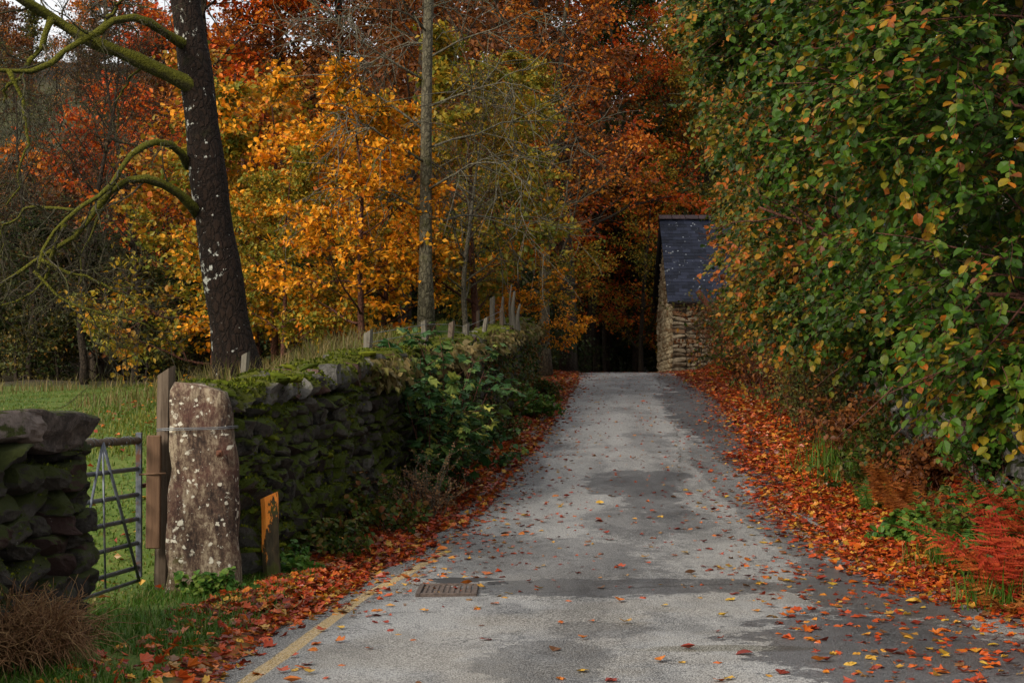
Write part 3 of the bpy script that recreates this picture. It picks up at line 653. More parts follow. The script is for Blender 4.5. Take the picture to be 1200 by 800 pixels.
# stone gatepost: tall tapered slab with uneven outline
def slab():
    base = np.array([-2.27, 11.36, -.15]); b = MB(); g = np.random.default_rng(3); nz_, na = 26, 20
    v = []
    for i in range(nz_):
        t = i/(nz_-1); z = t*1.70; hw = (.285-.068*t)*(1 if t < .93 else (1-.10*((t-.93)/.07)**2)); hd = .15-.02*t
        for j in range(na):
            a = 2*math.pi*j/na; c, s = math.cos(a), math.sin(a); p = 4.5; rr = (abs(c)**p+abs(s)**p)**(-1/p)
            x = rr*c*hw; y = rr*s*hd; w1 = .012*math.sin(7*z+3*x*9+j*.3)+.008*math.sin(17*z+j)
            x += w1*c+.03*(t-.4)*0; y += w1*s+.012*math.sin(5*z+x*13)
            v.append((x-.02*t, y, z-(.05*(x/.25+.3)*t if t > .9 else 0)))
    v = np.array(v); i = (np.arange(nz_-1)*na)[:, None]; j = np.arange(na)[None]
    q = np.stack([i+j, i+(j+1) % na, i+na+(j+1) % na, i+na+j], -1).reshape(-1, 4)
    v = np.concatenate([v, [[-.02, 0, 1.71]]]); top = np.array([[(nz_-1)*na+k, (nz_-1)*na+(k+1) % na, len(v)-1] for k in range(na)])
    b.add(v+base, [q, top], 0, 0, True)
    r = empty('stone_gatepost', base, 'tall lichen-spotted slab gatepost at the lower end of the long mossy wall', 'gatepost', rz=0)
    b.build('slab', M['slab'], r, base)
    b = MB(); th = np.linspace(0, 2*math.pi, 25); P = np.array([[-2.325+.285*np.sign(math.cos(a))*abs(math.cos(a))**.4, 11.36+.17*np.sign(math.sin(a))*abs(math.sin(a))**.4, 1.225+.012*math.cos(a*1)] for a in th])
    for dz in (0, .012): tubes(b, P+[0, 0, dz], np.full(25, .0035), 4)
    b.build('wire_loop', M['wire'], r, base)
    b = MB(); box(b, (-2.13, 11.19, 1.05), (.045, .05, .05), bev=.008); tubes(b, [(-2.13, 11.19, 1.05), (-2.13, 11.13, 1.05)], [.014]*2, 8); b.build('iron_pin', M['rust'], r, base)
slab()
def post(px, py0, py1, D, w, lbl, mat='oldpost', lean=(0, 0), cat='post', group=None, name='fence_post', shape='square', top_cut=.3):
    """py0 top, py1 bottom where it meets ground"""
    b = MB(); p0 = at(px, py1, D); top = at(px, py0, D); Hh = top[2]-p0[2]; n = 7; sec = 8; v = []
    for i in range(n):
        t = i/(n-1)
        for j in range(sec):
            a = 2*math.pi*(j+.5)/sec; pw = 6 if shape == 'square' else 2; c, s = math.cos(a), math.sin(a); rr = (abs(c)**pw+abs(s)**pw)**(-1/pw)
            k = w/2*(1+.06*math.sin(9*t+j+px)+.05*math.sin(j*2.3))
            v.append((rr*c*k+lean[0]*t, rr*s*k+lean[1]*t, -.25*(1-t)+t*Hh+(top_cut*w*c if i == n-1 else 0)))
    v = np.array(v); i = (np.arange(n-1)*sec)[:, None]; j = np.arange(sec)[None]
    q = np.stack([i+j, i+(j+1) % sec, i+sec+(j+1) % sec, i+sec+j], -1).reshape(-1, 4)
    b.add(v+p0, [q, np.array([np.arange(sec)+(n-1)*sec])], 0); o = b.build(name, M[mat], None, p0); tag(o, lbl, cat, group); return o
post(191, 434, 690, 11.55, .135, 'tall weathered wooden post standing behind the left edge of the stone gatepost', 'postwood', (.03, 0), 'gatepost', None, 'wooden_gatepost', 'round')
b = MB(); box(b, (-2.66, 11.40, .76), (.105, .055, .84), rz=.1, ry=.01, bev=.008); tubes(b, [(-2.76, 11.37, .89), (-2.56, 11.36, .90)], [.008]*2, 6)
o = b.build('timber_batten', M['plank'], None, (-2.66, 11.40, .34)); tag(o, 'reddish brown plank strapped upright between the gate and the stone gatepost', 'plank')
post(320, 580, 668, 11.75, .125, 'short post with flaking orange paint at the foot of the mossy wall', 'orangepaint', (-.03, 0), 'post', None, 'marker_post', 'square', .25)
bpy.data.objects['marker_post'].location[2] += 0
# rail lying behind the gate
b = MB(); P = np.array([(-5.2, 15.3, .62), (-4.6, 15.2, .60), (-4.0, 15.1, .63), (-3.4, 15.0, .60)]); tubes(b, P, [.035, .04, .038, .03], 8)
for q in (P[0], P[2]): tubes(b, [q-[0, 0, .5], q+[0, 0, .05]], [.035, .03], 7)
o = b.build('broken_rail', M['rust'], None, (-4.3, 15.2, .3)); tag(o, 'low rusty brown rail in the grass seen through the gate bars', 'rail')
# ------------------------------------------------------------------ fence posts on the wall top
G = 'old fence posts along the wall top'
for px, y0, y1, D, wd, lb, mt, ln in (
    (283, 414, 452, 17.5, .09, 'lone grey post in the turf right beside the foot of the leaning trunk', 'oldpost', (.05, 0)),
    (429, 388, 412, 17.6, .10, 'brown stub post on the mossy wall top, lowest of the stubs', 'oldpost', (.03, 0)),
    (500, 376, 404, 20.5, .08, 'pale crooked stub behind the green sapling on the wall', 'oldpost', (-.04, 0)),
    (527, 377, 400, 22, .09, 'dark stub post just right of the green sapling on the wall top', 'postwood', (.03, 0)),
    (546, 380, 396, 23.5, .10, 'small pale pointed stub between the dark stub and the leaning one', 'oldpost', (0, 0)),
    (565, 372, 389, 25.5, .08, 'short grey stub leaning right on the turf top of the wall', 'oldpost', (.07, 0)),
    (577, 348, 376, 30, .10, 'straight pale square post at the upper end of the wall', 'oldpost', (0, 0)),
    (588, 360, 384, 28.5, .08, 'dark thin post beneath the pale dead stump', 'postwood', (0, 0)),
    (560, 364, 377, 31, .07, 'tiny dark post far back on the turf, behind the straight pale post', 'postwood', (0, 0))):
    post(px, y0, y1, D, wd, lb, mt, ln, 'post', G)
b = MB(); p0 = at(598, 386, 29)
for dx, h, r_, l in ((-.10, .62, .06, -.05), (.04, .72, .07, .03), (.12, .48, .06, .05), (-.01, .85, .035, .02)):
    P = np.array([[dx+l*t+.02*math.sin(7*t), .03*math.sin(5*t+dx), -.3+(h+.3)*t] for t in np.linspace(0, 1, 7)])+p0
    tubes(b, P, r_*np.linspace(1.2, .3, 7), 7)
o = b.build('dead_stump', M['oldpost'], None, p0); tag(o, 'pale split dead stump with jagged tips at the upper end of the wall', 'tree stump')
b = MB(); wp = [at(429, 392, 17.6), at(500, 380, 20.5), at(527, 380, 22), at(546, 383, 23.5), at(565, 375, 25.5), at(588, 364, 28.5), at(577, 352, 30)]
for dz in (0, -.1): tubes(b, np.array(wp)+[0, 0, dz], np.full(7, .004), 4)
o = b.build('fence_wire', M['wire'], None, wp[2]); tag(o, 'thin sagging wire strung between the stub posts on the wall', 'wire')

# ------------------------------------------------------------------ drain
o_ = (-.47, 11.25, float(road_z(-.47, 11.25)))
r = empty('drain_cover', o_, 'small rusty iron drain grating set in the lane near the yellow line', 'drain')
b = MB(); fw, fl, t_ = .44, .62, .035
for dx, dy, sx, sy in ((-fw/2+t_/2, 0, t_, fl), (fw/2-t_/2, 0, t_, fl), (0, fl/2-t_/2, fw-2*t_, t_), (0, -fl/2+t_/2, fw-2*t_, t_)):
    box(b, (o_[0]+dx, o_[1]+dy, o_[2]+.006), (sx, sy, .03), bev=.004)
b.build('frame', M['castiron'], r, o_)
b = MB(); box(b, (o_[0], o_[1], o_[2]-.004), (fw-2*t_-.004, fl-2*t_-.004, .018))
for i in range(9):
    for j in range(13): box(b, (o_[0]-.16+i*.04, o_[1]-.252+j*.042, o_[2]+.008), (.024, .028, .012), rz=.0, bev=.004)
b.build('grating', M['castiron'], r, o_)
b = MB()
def blob(mb, c, rx, ry, n=40, s=0, h=.006):
    th = np.arange(n)*2*math.pi/n; k = 1+.22*np.sin(3*th+s)+.14*np.sin(7*th+2*s)+.08*np.sin(13*th+s)
    x = c[0]+rx*k*np.cos(th); y = c[1]+ry*k*np.sin(th); x0 = c[0]+rx*.9*k*np.cos(th); y0 = c[1]+ry*.9*k*np.sin(th)
    v = np.concatenate([np.stack([x, y, road_z(x, y)-.001], 1), np.stack([x0, y0, road_z(x0, y0)+h], 1), [[c[0], c[1], float(road_z(c[0], c[1]))+h]]])
    j = np.arange(n); mb.add(v, [np.stack([j, (j+1) % n, n+(j+1) % n, n+j], 1), np.stack([n+j, n+(j+1) % n, np.full(n, 2*n)], 1)], 0)
blob(b, (-.40, 11.82), .27, .17, s=1); blob(b, (-.12, 11.62), .08, .09, s=2)
tag(b.build('road_patch', M['tar']), kind='structure')

# ------------------------------------------------------------------ barn
def barn():
    x0, x1, y0, y1 = 5.22, 12.8, 50.0, 55.2; zb = 1.9; ze = at(0, 349, 50)[2]; ym = 52.6; zt = at(0, 256, ym)[2]; zn = zb
    o = np.array([x0, y0, zb]); r = empty('stone_barn', o, 'small stone barn with steep blue-slate roof at the top of the lane', 'barn')
    b = MB(); C = []; S = []
    z = zn
    while z < ze-.05:
        h = .09+.09*rg.random(); x = x0
        while x < x1:
            L = .14+.32*rg.random()
            if x == x0: L = .45
            C.append((min(x+L/2, x1-L/2), y0+.12, z+h/2)); S.append((L/2*.97, .14, h/2*.94)); x += L
        z += h
    stones(b, C, S, 0., k=3, rough=.07); b.build('wall', M['rubble'], r, o)
    b = MB(); C = []; S = []; z = zn
    while z < zt-.2:
        h = .10+.08*rg.random(); y = y0+.3
        while y < y1:
            L = .16+.25*rg.random(); yc = y+L/2; lim = ze+(zt-ze)*(1-abs(yc-ym)/2.6)
            if z+h < lim-.06: C.append((x0+.10+.012*rg.normal(), min(yc, y1-.1), z+h/2)); S.append((L/2*.96, .12, h/2*.96))
            y += L
        z += h
    stones(b, C, S, math.pi/2, k=3, rough=.10); b.build('gable_wall', M['gable'], r, o)
    b = MB(); prof = [(y0+.06, zn-.6), (y1, zn-.6), (y1, ze-.05), (ym, zt-.16), (y0+.06, ze-.05)]
    v = [(x, y, z) for x in (x0+.05, x1) for y, z in prof]
    b.add(v, [np.array([[4, 3, 2, 1, 0], [5, 6, 7, 8, 9]]), np.array([[i, (i+1) % 5, 5+(i+1) % 5, 5+i] for i in range(5)])], 0); b.build('wall_core', M['barnmortar'], r, o)
    # slates, course by course on each slope
    rf = None
    for sg in (-1, 1):
        b = MB(); e = np.array([0, ym+sg*(2.6+.22), ze-.16]); rdg = np.array([0, ym, zt]); dirv = rdg-e; Ls = np.linalg.norm(dirv); dirv /= Ls; rows = 26; sl = Ls/rows
        nv_ = np.cross([1, 0, 0], dirv)*(-1 if sg > 0 else 1); nv_ = nrm(nv_) if nv_[2] > 0 else -nrm(nv_)
        pitch = math.atan2(dirv[2], dirv[1])
        for i in range(rows):
            x = x0-.18-(.12 if i % 2 else 0)
            while x < x1+.1:
                wd = .24+.05*rg.random(); xa = max(x, x0-.18)
                c = e+dirv*(i+.62)*sl+nv_*(.02+.004*rg.random()); c = np.array([(xa+x+wd)/2, c[1], c[2]])
                box(b, c, (x+wd-xa-.006, sl*1.45, .012), rx=pitch-(.035 if sg < 0 else -.035)+rg.normal(0, .006), a=rg.random()); x += wd
        q = b.build('roof_slope', M['slate'], r, o)
        if sg < 0: rf = q
    b = MB(); x = x0-.2
    while x < x1:
        for sg in (-1, 1): box(b, (x+.22, ym+sg*.085, zt+.035), (.43, .22, .03), rx=-sg*.75, a=rg.random(), bev=.006)
        x += .45
    b.build('ridge_tiles', M['ridge'], r, o)
    for sg in (-1, 1):
        b = MB(); tubes(b, [(x0-.12, ym+sg*2.7, ze-.17), (x0-.12, ym, zt-.06)], [.055, .055], 5); b.build('bargeboard', M['darktrim'], r, o)
    b = MB(); tubes(b, [(x0-.15, y0-.26, ze-.17), (x1, y0-.26, ze-.20)], [.05, .05], 8); b.build('gutter', M['darktrim'], r, o)
    b = MB(); p = at(822, 347, 49.7); q = at(834, 364, 49.3); box(b, (p+q)/2, (.17, .17, 1.0), ry=-.62, bev=.01); b.build('timber_strut', M['beam'], r, o)
barn()

# ------------------------------------------------------------------ leaning foreground tree (custom skeleton)
def big_tree():
    g = np.random.default_rng(5); D = 20.; o = at(280, 452, D)
    r = empty('oak_tree', o, 'big dark leaning trunk with white lichen and mossy limbs, in front on the left', 'tree')
    def line(pts, D0=D): return np.array([at(x, y, D0+d) for x, y, d in pts])
    W = MB(); T = line([(284, 470, 0), (280, 440, 0), (272, 400, 0), (262, 330, 0), (252, 270, 0), (243, 200, 0), (234, 120, 0), (226, 60, 0), (217, 0, 0), (209, -60, 0), (205, -140, .2), (210, -230, .4), (205, -340, .5)])
    # smooth resample
    def rs(P, n):
        s = np.concatenate([[0], np.cumsum(np.linalg.norm(np.diff(P, axis=0), axis=1))]); t = np.linspace(0, s[-1], n*4); Q = np.stack([np.interp(t, s, P[:, k]) for k in range(3)], 1)
        for _ in range(5): Q[1:-1] = (Q[:-2]+2*Q[1:-1]+Q[2:])/4
        return Q[::4] if n > 3 else Q
    Tt = rs(T, 26); rr = np.interp(np.linspace(0, 1, len(Tt)), [0, .05, .12, .5, .75, 1], [.40, .31, .265, .21, .18, .08]); rr = rr*(1+.05*np.sin(np.arange(len(rr))*1.7))
    tubes(W, Tt, rr, 20); W.build('trunk', M['oakbark'], r, o)
    limbs = [
     ([(75, 262, -1.5), (60, 300, -1.4), (52, 335, -1.4), (20, 350, -1.5), (-20, 372, -1.5)], .03),
     ([(130, 224, -1.0), (112, 262, -.8), (98, 300, -.7), (92, 345, -.6)], .022),
     ([(236, 108, 0), (215, 95, -.2), (170, 75, -.5), (110, 50, -.8), (60, 22, -1.1), (20, -6, -1.4), (-40, -50, -1.6)], .11),
     ([(225, 55, 0), (205, 48, -.3), (165, 20, -.8), (135, 20, -1), (95, 50, -1.3), (50, 80, -1.6), (0, 85, -2), (-60, 80, -2)], .062),
     ([(222, 195, 0), (208, 172, -.3), (190, 164, -.5), (165, 170, -.8), (146, 190, -1), (138, 212, -1.1), (108, 232, -1.3), (70, 262, -1.5), (48, 298, -1.7), (38, 330, -1.8)], .05),
     ([(234, 252, 0), (222, 238, -.3), (195, 215, -.6), (160, 205, -.9), (138, 214, -1.0), (118, 240, -1.0), (95, 268, -1.2), (62, 292, -1.3), (30, 318, -1.5), (-20, 345, -1.6)], .062),
     ([(48, 305, -1.7), (75, 318, -1.6), (110, 328, -1.5), (135, 340, -1.5), (160, 360, -1.4)], .025),
     ([(40, 318, -1.7), (65, 345, -1.7), (95, 362, -1.6), (140, 372, -1.5), (185, 385, -1.4)], .02),
     ([(90, 248, -1.2), (62, 243, -1.2), (30, 243, -1.3), (8, 262, -1.4), (0, 300, -1.4)], .028),
     ([(110, 50, -.8), (130, 15, -.9), (150, -10, -1)], .045),
     ([(60, 22, -1.1), (45, 60, -1.2), (15, 95, -1.3), (-5, 130, -1.3)], .04),
     ([(170, 75, -.5), (150, 95, -.3), (138, 120, -.2), (140, 160, 0)], .018),
     ([(10, 82, -1.9), (28, 120, -1.8), (33, 175, -1.8), (18, 215, -1.8), (5, 250, -1.8)], .024),
     ([(214, 20, 0), (240, -20, .6), (300, -70, 1.2), (340, -150, 1.5)], .09),
     ([(210, -60, 0), (160, -110, 1), (90, -170, 1.6), (20, -260, 2)], .09),
     ([(207, -140, 0), (260, -220, .3), (320, -300, .6)], .07)]
    Lm = MB(); tw = MB(); allP = []; allR = []
    for pts, rad in limbs:
        P = rs(line(pts), 14); n = len(P); P = P+(g.normal(0, .022, P.shape)+.03*np.sin(np.arange(n)[:, None]*1.3+g.random(3)*6))*np.linspace(0, 1, n)[:, None]
        rr = rad*np.linspace(1.05, .36, n)*(1+.10*np.sin(np.arange(n)*2.1)+g.normal(0, .06, n)); rr[0] *= 1.35; tubes(Lm, P, rr, 9)
        k = 13; idx = np.linspace(0, n-1, k); Q = np.stack([np.interp(idx, np.arange(n), P[:, c]) for c in range(3)], 1); allP.append(Q); allR.append(np.interp(idx, np.arange(n), rr))
    Lm.build('limbs', M['mosslimb'], r, o)
    P = np.array(allP); Rr = np.array(allR)
    S, d, rp, pi, t = child(g, P, Rr, 9, .2, 1, .9, 1.); d[:, 2] -= .15
    L = .35+.9*g.random(len(S)); P2 = walk(g, S, d, L, 9, .26, -.03); R2 = taper(np.minimum(rp*.5, .014), 10, .3); tubes(tw, P2, R2, 5)
    S, d, rp, pi, t = child(g, P2, R2, 6, .1, 1, .8, 1.); L3 = L[pi]*(.25+.4*g.random(len(pi))); P3 = walk(g, S, d, L3, 5, .25, -.02); R3 = taper(np.full(len(S), .0045), 6, .5); tubes(tw, P3, R3, 3)
    S, d, rp, pi, t = child(g, P3, R3, 3, .2, 1, .7, 1.); P4 = walk(g, S, d, L3[pi]*.5, 3, .25, 0); tubes(tw, P4, taper(np.full(len(S), .003), 4, .5), 3)
    tw.build('twigs', M['oaktwig'], r, o)
big_tree()

# ------------------------------------------------------------------ tree kinds
PROTO = {}
def proto(key, **kw):
    W, L = make_tree(**kw); PROTO[key] = (W, L, W.mesh(key+'_wood', [M['bark'], M['twig']] if kw.get('tm') else M['bark']), L.mesh(key+'_leaves', M['dark']) if L.n else None)
proto('maple', seed=21, H=7.5, r0=.13, spread=3.0, first=.10, nl=17, elev=.12, flat=.18, nsub=8, ntw=6, nleaf=9, ls=.13, T=OVAL, lsp=.13, grav=-.012, prof=lambda t: 1.08-.55*t**2)
proto('beech', seed=22, H=19, r0=.32, spread=5.2, first=.14, nl=26, elev=.35, flat=.35, nsub=8, ntw=7, nleaf=17, ls=.165, lsp=.26)
proto('beech2', seed=23, H=17, r0=.26, spread=4.6, first=.2, nl=22, elev=.5, flat=.35, nsub=8, ntw=7, nleaf=18, ls=.16, lsp=.22, lean=(.05, 0))
proto('thin', seed=24, H=14, r0=.16, spread=3.2, first=.15, nl=20, elev=.6, flat=.6, nsub=6, ntw=6, nleaf=9, ls=.12, lsp=.2, lean=(-.04, 0))
proto('bare', seed=25, H=11, r0=.12, spread=3.4, first=.15, nl=22, elev=.7, flat=.8, nsub=7, ntw=8, nleaf=2, ls=.09, lsp=.15, twr=.008, tw_len=.7, wander=.07)
proto('larch', seed=26, H=17, r0=.125, spread=3.0, first=.12, nl=52, elev=.35, flat=.9, nsub=9, ntw=5, nleaf=0, grav=-.08, twr=.011, wander=.02, tw_len=.7, tm=1)
proto('bush', seed=27, H=3.4, r0=.05, spread=2.0, first=.04, nl=18, elev=.6, flat=.8, nsub=6, ntw=6, nleaf=13, ls=.10, lsp=.13)
proto('gold', seed=28, H=5.2, r0=.08, spread=2.1, first=.1, nl=18, elev=.35, flat=.5, nsub=6, ntw=6, nleaf=14, ls=.12, lsp=.12)
proto('conifer', seed=29, H=15, r0=.2, spread=3.2, first=.05, nl=46, elev=-.05, flat=.25, nsub=7, ntw=5, nleaf=14, ls=.11, lsp=.12, grav=-.02, prof=lambda t: 1.1-.95*t)
proto('far', seed=30, H=7, r0=.14, spread=2.6, first=.12, nl=14, elev=.6, flat=.6, nsub=5, ntw=5, nleaf=5, ls=.26, lsp=.25, twr=.02)
proto('farbare', seed=31, H=7, r0=.10, spread=2.4, first=.2, nl=14, elev=.9, flat=.7, nsub=6, ntw=5, nleaf=1, ls=.16, lsp=.3, twr=.018)
def place(key, px, D, pal, label, name, s=1., rz=0., bk='bark', group='trees behind the wall and over the brow', cat='tree', x=None, dz=-.05):
    W, L, wm, lm = PROTO[key]; X_ = (px-600)/F*D if x is None else x; z = float(HT(X_, D))+dz
    e = empty(name, (X_, D, z), label, cat, group, rz); e.scale = (s, s, s)
    t = bpy.data.objects.new('trunk', wm); COL.objects.link(t); t.parent = e; t.material_slots[0].link = 'OBJECT'; t.material_slots[0].material = M[bk]
    if lm and pal:
        c = bpy.data.objects.new('crown', lm); COL.objects.link(c); c.parent = e; c.material_slots[0].link = 'OBJECT'; c.material_slots[0].material = M[pal]
    return e
A = place
A('larch', 500, 27.3, None, 'tall straight mossy grey trunk with bare drooping side branches, centre of the wood edge', 'larch_tree', .98, .4, 'larchbark')
A('thin', 474, 38, 'russet', 'thick dark trunk just left behind the straight mossy larch', 'beech_tree', 1.15, 1.0, 'darkbark')
A('maple', 392, 31, 'gold', 'bright orange-gold maple, its sprays hanging left of the bare larch', 'maple_tree', .70, .2, 'redtwig')
A('maple', 305, 36, 'ygold', 'taller yellow-orange maple right behind the leaning lichened trunk', 'maple_tree', .98, 2.1, 'redtwig')
A('maple', 322, 33.5, 'gold', 'golden maple between the leaning trunk and the brightest maple', 'maple_tree', .80, 3.9, 'redtwig')
A('gold', 447, 31.5, 'gold', 'slim golden sapling directly left of the bare larch trunk', 'maple_tree', .86, 2.7, 'redtwig')
A('gold', 425, 27.5, 'gold', 'small golden maple whose low sprays reach the rushes on the bank', 'maple_tree', .85, 1.2, 'redtwig')
A('gold', 560, 32, 'ygreen', 'yellow-green sapling right of the bare larch above the fence stubs', 'field_maple', 1.1, .5, 'redtwig')
A('beech2', 605, 36.5, 'ygreen', 'spreading green and yellow tree over the upper end of the wall', 'field_maple', .44, 3.1, 'darkbark')
A('gold', 612, 34.6, 'gold', 'little orange-yellow sapling whose sprays hang over the dead stump', 'field_maple', .58, 5.1, 'redtwig')
A('gold', 330, 29, 'ygreen', 'low olive-green bush tree between the two gold maples and the wall', 'field_maple', .75, 4.2, 'redtwig')
A('gold', 250, 33, 'ygreen', 'yellowish thicket tree peeping out left and right of the leaning trunk', 'field_maple', 1.1, 2.2, 'redtwig')
A('beech2', 250, 46, 'red', 'fiery red beech seen just right of the leaning lichened trunk', 'beech_tree', 1., .7, 'darkbark')
A('beech', 345, 52, 'orange', 'broad orange beech towering over the gold maples', 'beech_tree', 1., 1.9, 'darkbark')
A('beech2', 420, 49, 'russet', 'russet-brown beech behind the top of the gold maples', 'beech_tree', 1.1, 2.7, 'darkbark')
A('beech2', 560, 47, 'russet', 'dull brown beech crown right of the bare larch top', 'beech_tree', 1.02, 4.0, 'darkbark')
A('thin', 640, 41, 'orange', 'rusty half-bare tree left of the red beech', 'half_bare_tree', .95, 2.2, 'bark')
A('beech2', 585, 55, 'orange', 'orange beech between the larch top and the red beech', 'beech_tree', 1., 1.2, 'darkbark')
A('beech', 722, 61, 'red', 'broad red-orange beech arching over the brow left of the barn', 'beech_tree', .85, 5.2, 'darkbark')
A('thin', 752, 55.5, 'ygreen', 'light green sapling peeping up behind the barn ridge', 'ash_tree', .62, 2.2, 'darkbark')
A('beech2', 520, 58, 'orange', 'rust-orange beech behind the bare larch top', 'beech_tree', 1.05, 2.9, 'darkbark')
A('thin', 610, 43, 'russet', 'half-bare russet-brown tree between larch and red beech', 'half_bare_tree', 1.1, .3, 'darkbark')
A('beech2', 668, 54, 'red', 'vivid red beech left of the barn over the dark gap', 'beech_tree', 1., 1.3, 'darkbark')
A('thin', 700, 59, 'red', 'slender red-leaved tree hanging over the brow of the lane', 'beech_tree', .95, 3.6, 'darkbark')
A('beech', 775, 68, 'orange', 'orange and green beech rising behind the barn roof', 'beech_tree', .9, 2.5, 'darkbark')
A('thin', 745, 60, 'olive', 'open olive-green tree behind the barn with sky in its top', 'ash_tree', 1.3, 5.1, 'darkbark')
A('beech2', 830, 62, 'ygreen', 'yellowing beech behind the right end of the barn roof', 'beech_tree', .85, 3.3, 'darkbark')
A('thin', 200, 44, 'red', 'low red-orange tree glowing left of the leaning trunk', 'beech_tree', .62, 1.1, 'darkbark')
A('bare', 98, 38, 'brown', 'bare dark tree at the far field edge, left of centre of the hillside', 'bare_tree', .85, .6, 'darkbark')
A('bare', 35, 41, 'olive', 'bare twiggy tree at the far left edge of the field', 'bare_tree', .8, 2.6, 'darkbark')
A('bare', 160, 40, 'brown', 'bare slim tree between the mossy limbs and the leaning trunk', 'bare_tree', .9, 4.1, 'darkbark')
A('bare', -30, 35, 'brown', 'bare tree reaching in from beyond the left edge', 'bare_tree', .75, 5.1, 'darkbark')
A('bare', 545, 30.5, 'ygreen', 'leafless grey shrub with fine twigs right beside the larch', 'bare_tree', .5, 1.0, 'twig')
for i, (x_, D_, s_) in enumerate(((6.6, 12.5, .55), (7.4, 17, .6), (7.8, 22, .62), (8.6, 28, .65), (9.4, 36, .7), (6.0, 9.5, .5))):
    A('beech2', 0, D_, 'dark', 'dark tree half hidden behind the hazel hedge on the right bank', 'hedgerow_tree', s_, i*1.7, 'darkbark', 'trees behind the hazel hedge', 'tree', x=x_)
# deep wood rows: nothing tells these apart
g = np.random.default_rng(44)
for i in range(26):
    px = 190+i*25+g.normal(0, 8); D = 60+g.random()*24
    key = ['beech', 'beech2', 'thin', 'beech2'][i % 4]; pal = ['russet', 'orange', 'olive', 'brown', 'russet', 'olive', 'dark'][i % 7]
    if 640 < px < 760 and pal in ('orange',): pal = 'olive'
    lb = {'russet': 'russet forest tree deep in the wood', 'orange': 'dull orange forest tree deep in the wood', 'olive': 'olive-green forest tree deep in the wood', 'brown': 'brown thin-leaved forest tree deep in the wood', 'dark': 'dark green forest tree deep in the wood'}[pal]
    A(key, px, D, pal, lb, 'forest_tree', .72+.25*g.random(), g.random()*6, 'darkbark', 'forest trees behind the wood edge')
for i, (px, D, s) in enumerate([(632,56,1.1),(668,64,1.2),(700,62,1.2),(730,64,1.4),(765,62,1.3),(600,46,1.0),(655,68,1.7),(715,70,1.8),(585,42,1.0),(540,42,1.2),(445,42,1.2),(380,41,1.1),(300,43,1.2),(225,42,1.0),(170,41,.9),(120,43,1.1),(70,42,1.0),(20,42,1.2),(-20,43,1.2),(800,60,1.4),(840,58,1.4),(500,44,1.2),(345,45,1.3),(265,44,1.1),(410,47,1.4),(145,48,1.3),(45,48,1.3),(95,50,1.2)]):
    A('bush', px, D, 'dark' if i % 2 or i < 9 else 'olive', 'dark green undergrowth bush at the foot of the wood' if i % 2 or i < 9 else 'olive undergrowth bush at the foot of the wood', 'understorey_bush', s, i*1.3, 'darkbark', 'undergrowth bushes at the foot of the wood', 'bush')
for px, D, s in ((655, 72, .9), (690, 76, 1.0), (625, 74, 1.0), (725, 80, 1.0), (765, 84, 1.0)):
    A('conifer', px, D, 'evergreen', 'dark evergreen closing the gap over the brow of the lane', 'evergreen_tree', s, px, 'darkbark', 'dark evergreens over the brow')
for px, D, h, r_, lb in ((665, 49, 8, .30, 'stout dark bare trunk just past the upper end of the wall'), (684, 57, 8, .2, 'slimmer dark trunk right of the stout one past the wall end'), (712, 60, 9, .17, 'thin dark trunk in the gloom between wall end and barn')):
    g2 = np.random.default_rng(px); x = (px-600)/F*D; p = (x, D, float(HT(x, D))-.1); W = MB(); P = walk(g2, [p], [[.02, 0, 1]], h+3, 10, .03, .05); R1 = taper([r_], 11, .5); tubes(W, P, R1, 10)
    e = empty('woodland_trunk', p, lb, 'tree', 'trunks past the wall end'); W.build('trunk', M['darkbark'], e, p)
    S, d, r0, pi, t = child(g2, P, R1, 9, .45, 1, 1.1, .5); b = MB(); P2 = walk(g2, S, d, 2.5, 6, .15, .03); R2 = taper(r0*.35, 7, .2); tubes(b, P2, R2, 5)
    S, d, r0, pi, t = child(g2, P2, R2, 6, .2, 1, .8, .5); P3 = walk(g2, S, d, .9, 4, .2, .0); tubes(b, P3, taper(np.full(len(S), .012), 5, .4), 4); b.build('branches', M['darkbark'], e, p)
# far wood on the hillside
fw = MB(); g = np.random.default_rng(9)
pl = ['brown', 'russet', 'olive', 'russet', 'orange', 'twig']; mats = [M['darkbark']]+[M[q] for q in pl[:5]]+[M['darkbark']]
for i in range(285):
    D = 78+110*g.random()**.8 if i < 230 else 63+16*g.random(); ax = -.46+.62*g.random() if i < 170 else (-.1+.35*g.random() if i < 230 else -.38+.26*g.random()); x = ax*D
    key = 'far' if g.random() < .62 else 'farbare'; W, L, _, _ = PROTO[key]; s = .8+.5*g.random(); loc = (x, D, float(HT(x, D))-.1); rt = g.random()*6
    fw.addmb(W, rt, s, loc, 0 if key == 'far' else (6 if i % 2 else 0)); fw.addmb(L, rt, s, loc, 1+int(g.integers(0, 5)))
o = fw.build('hillside_wood', mats, None, (-25, 110, 15)); tag(o, 'far brown and russet wood covering the hillside at upper left', 'wood', kind='stuff')

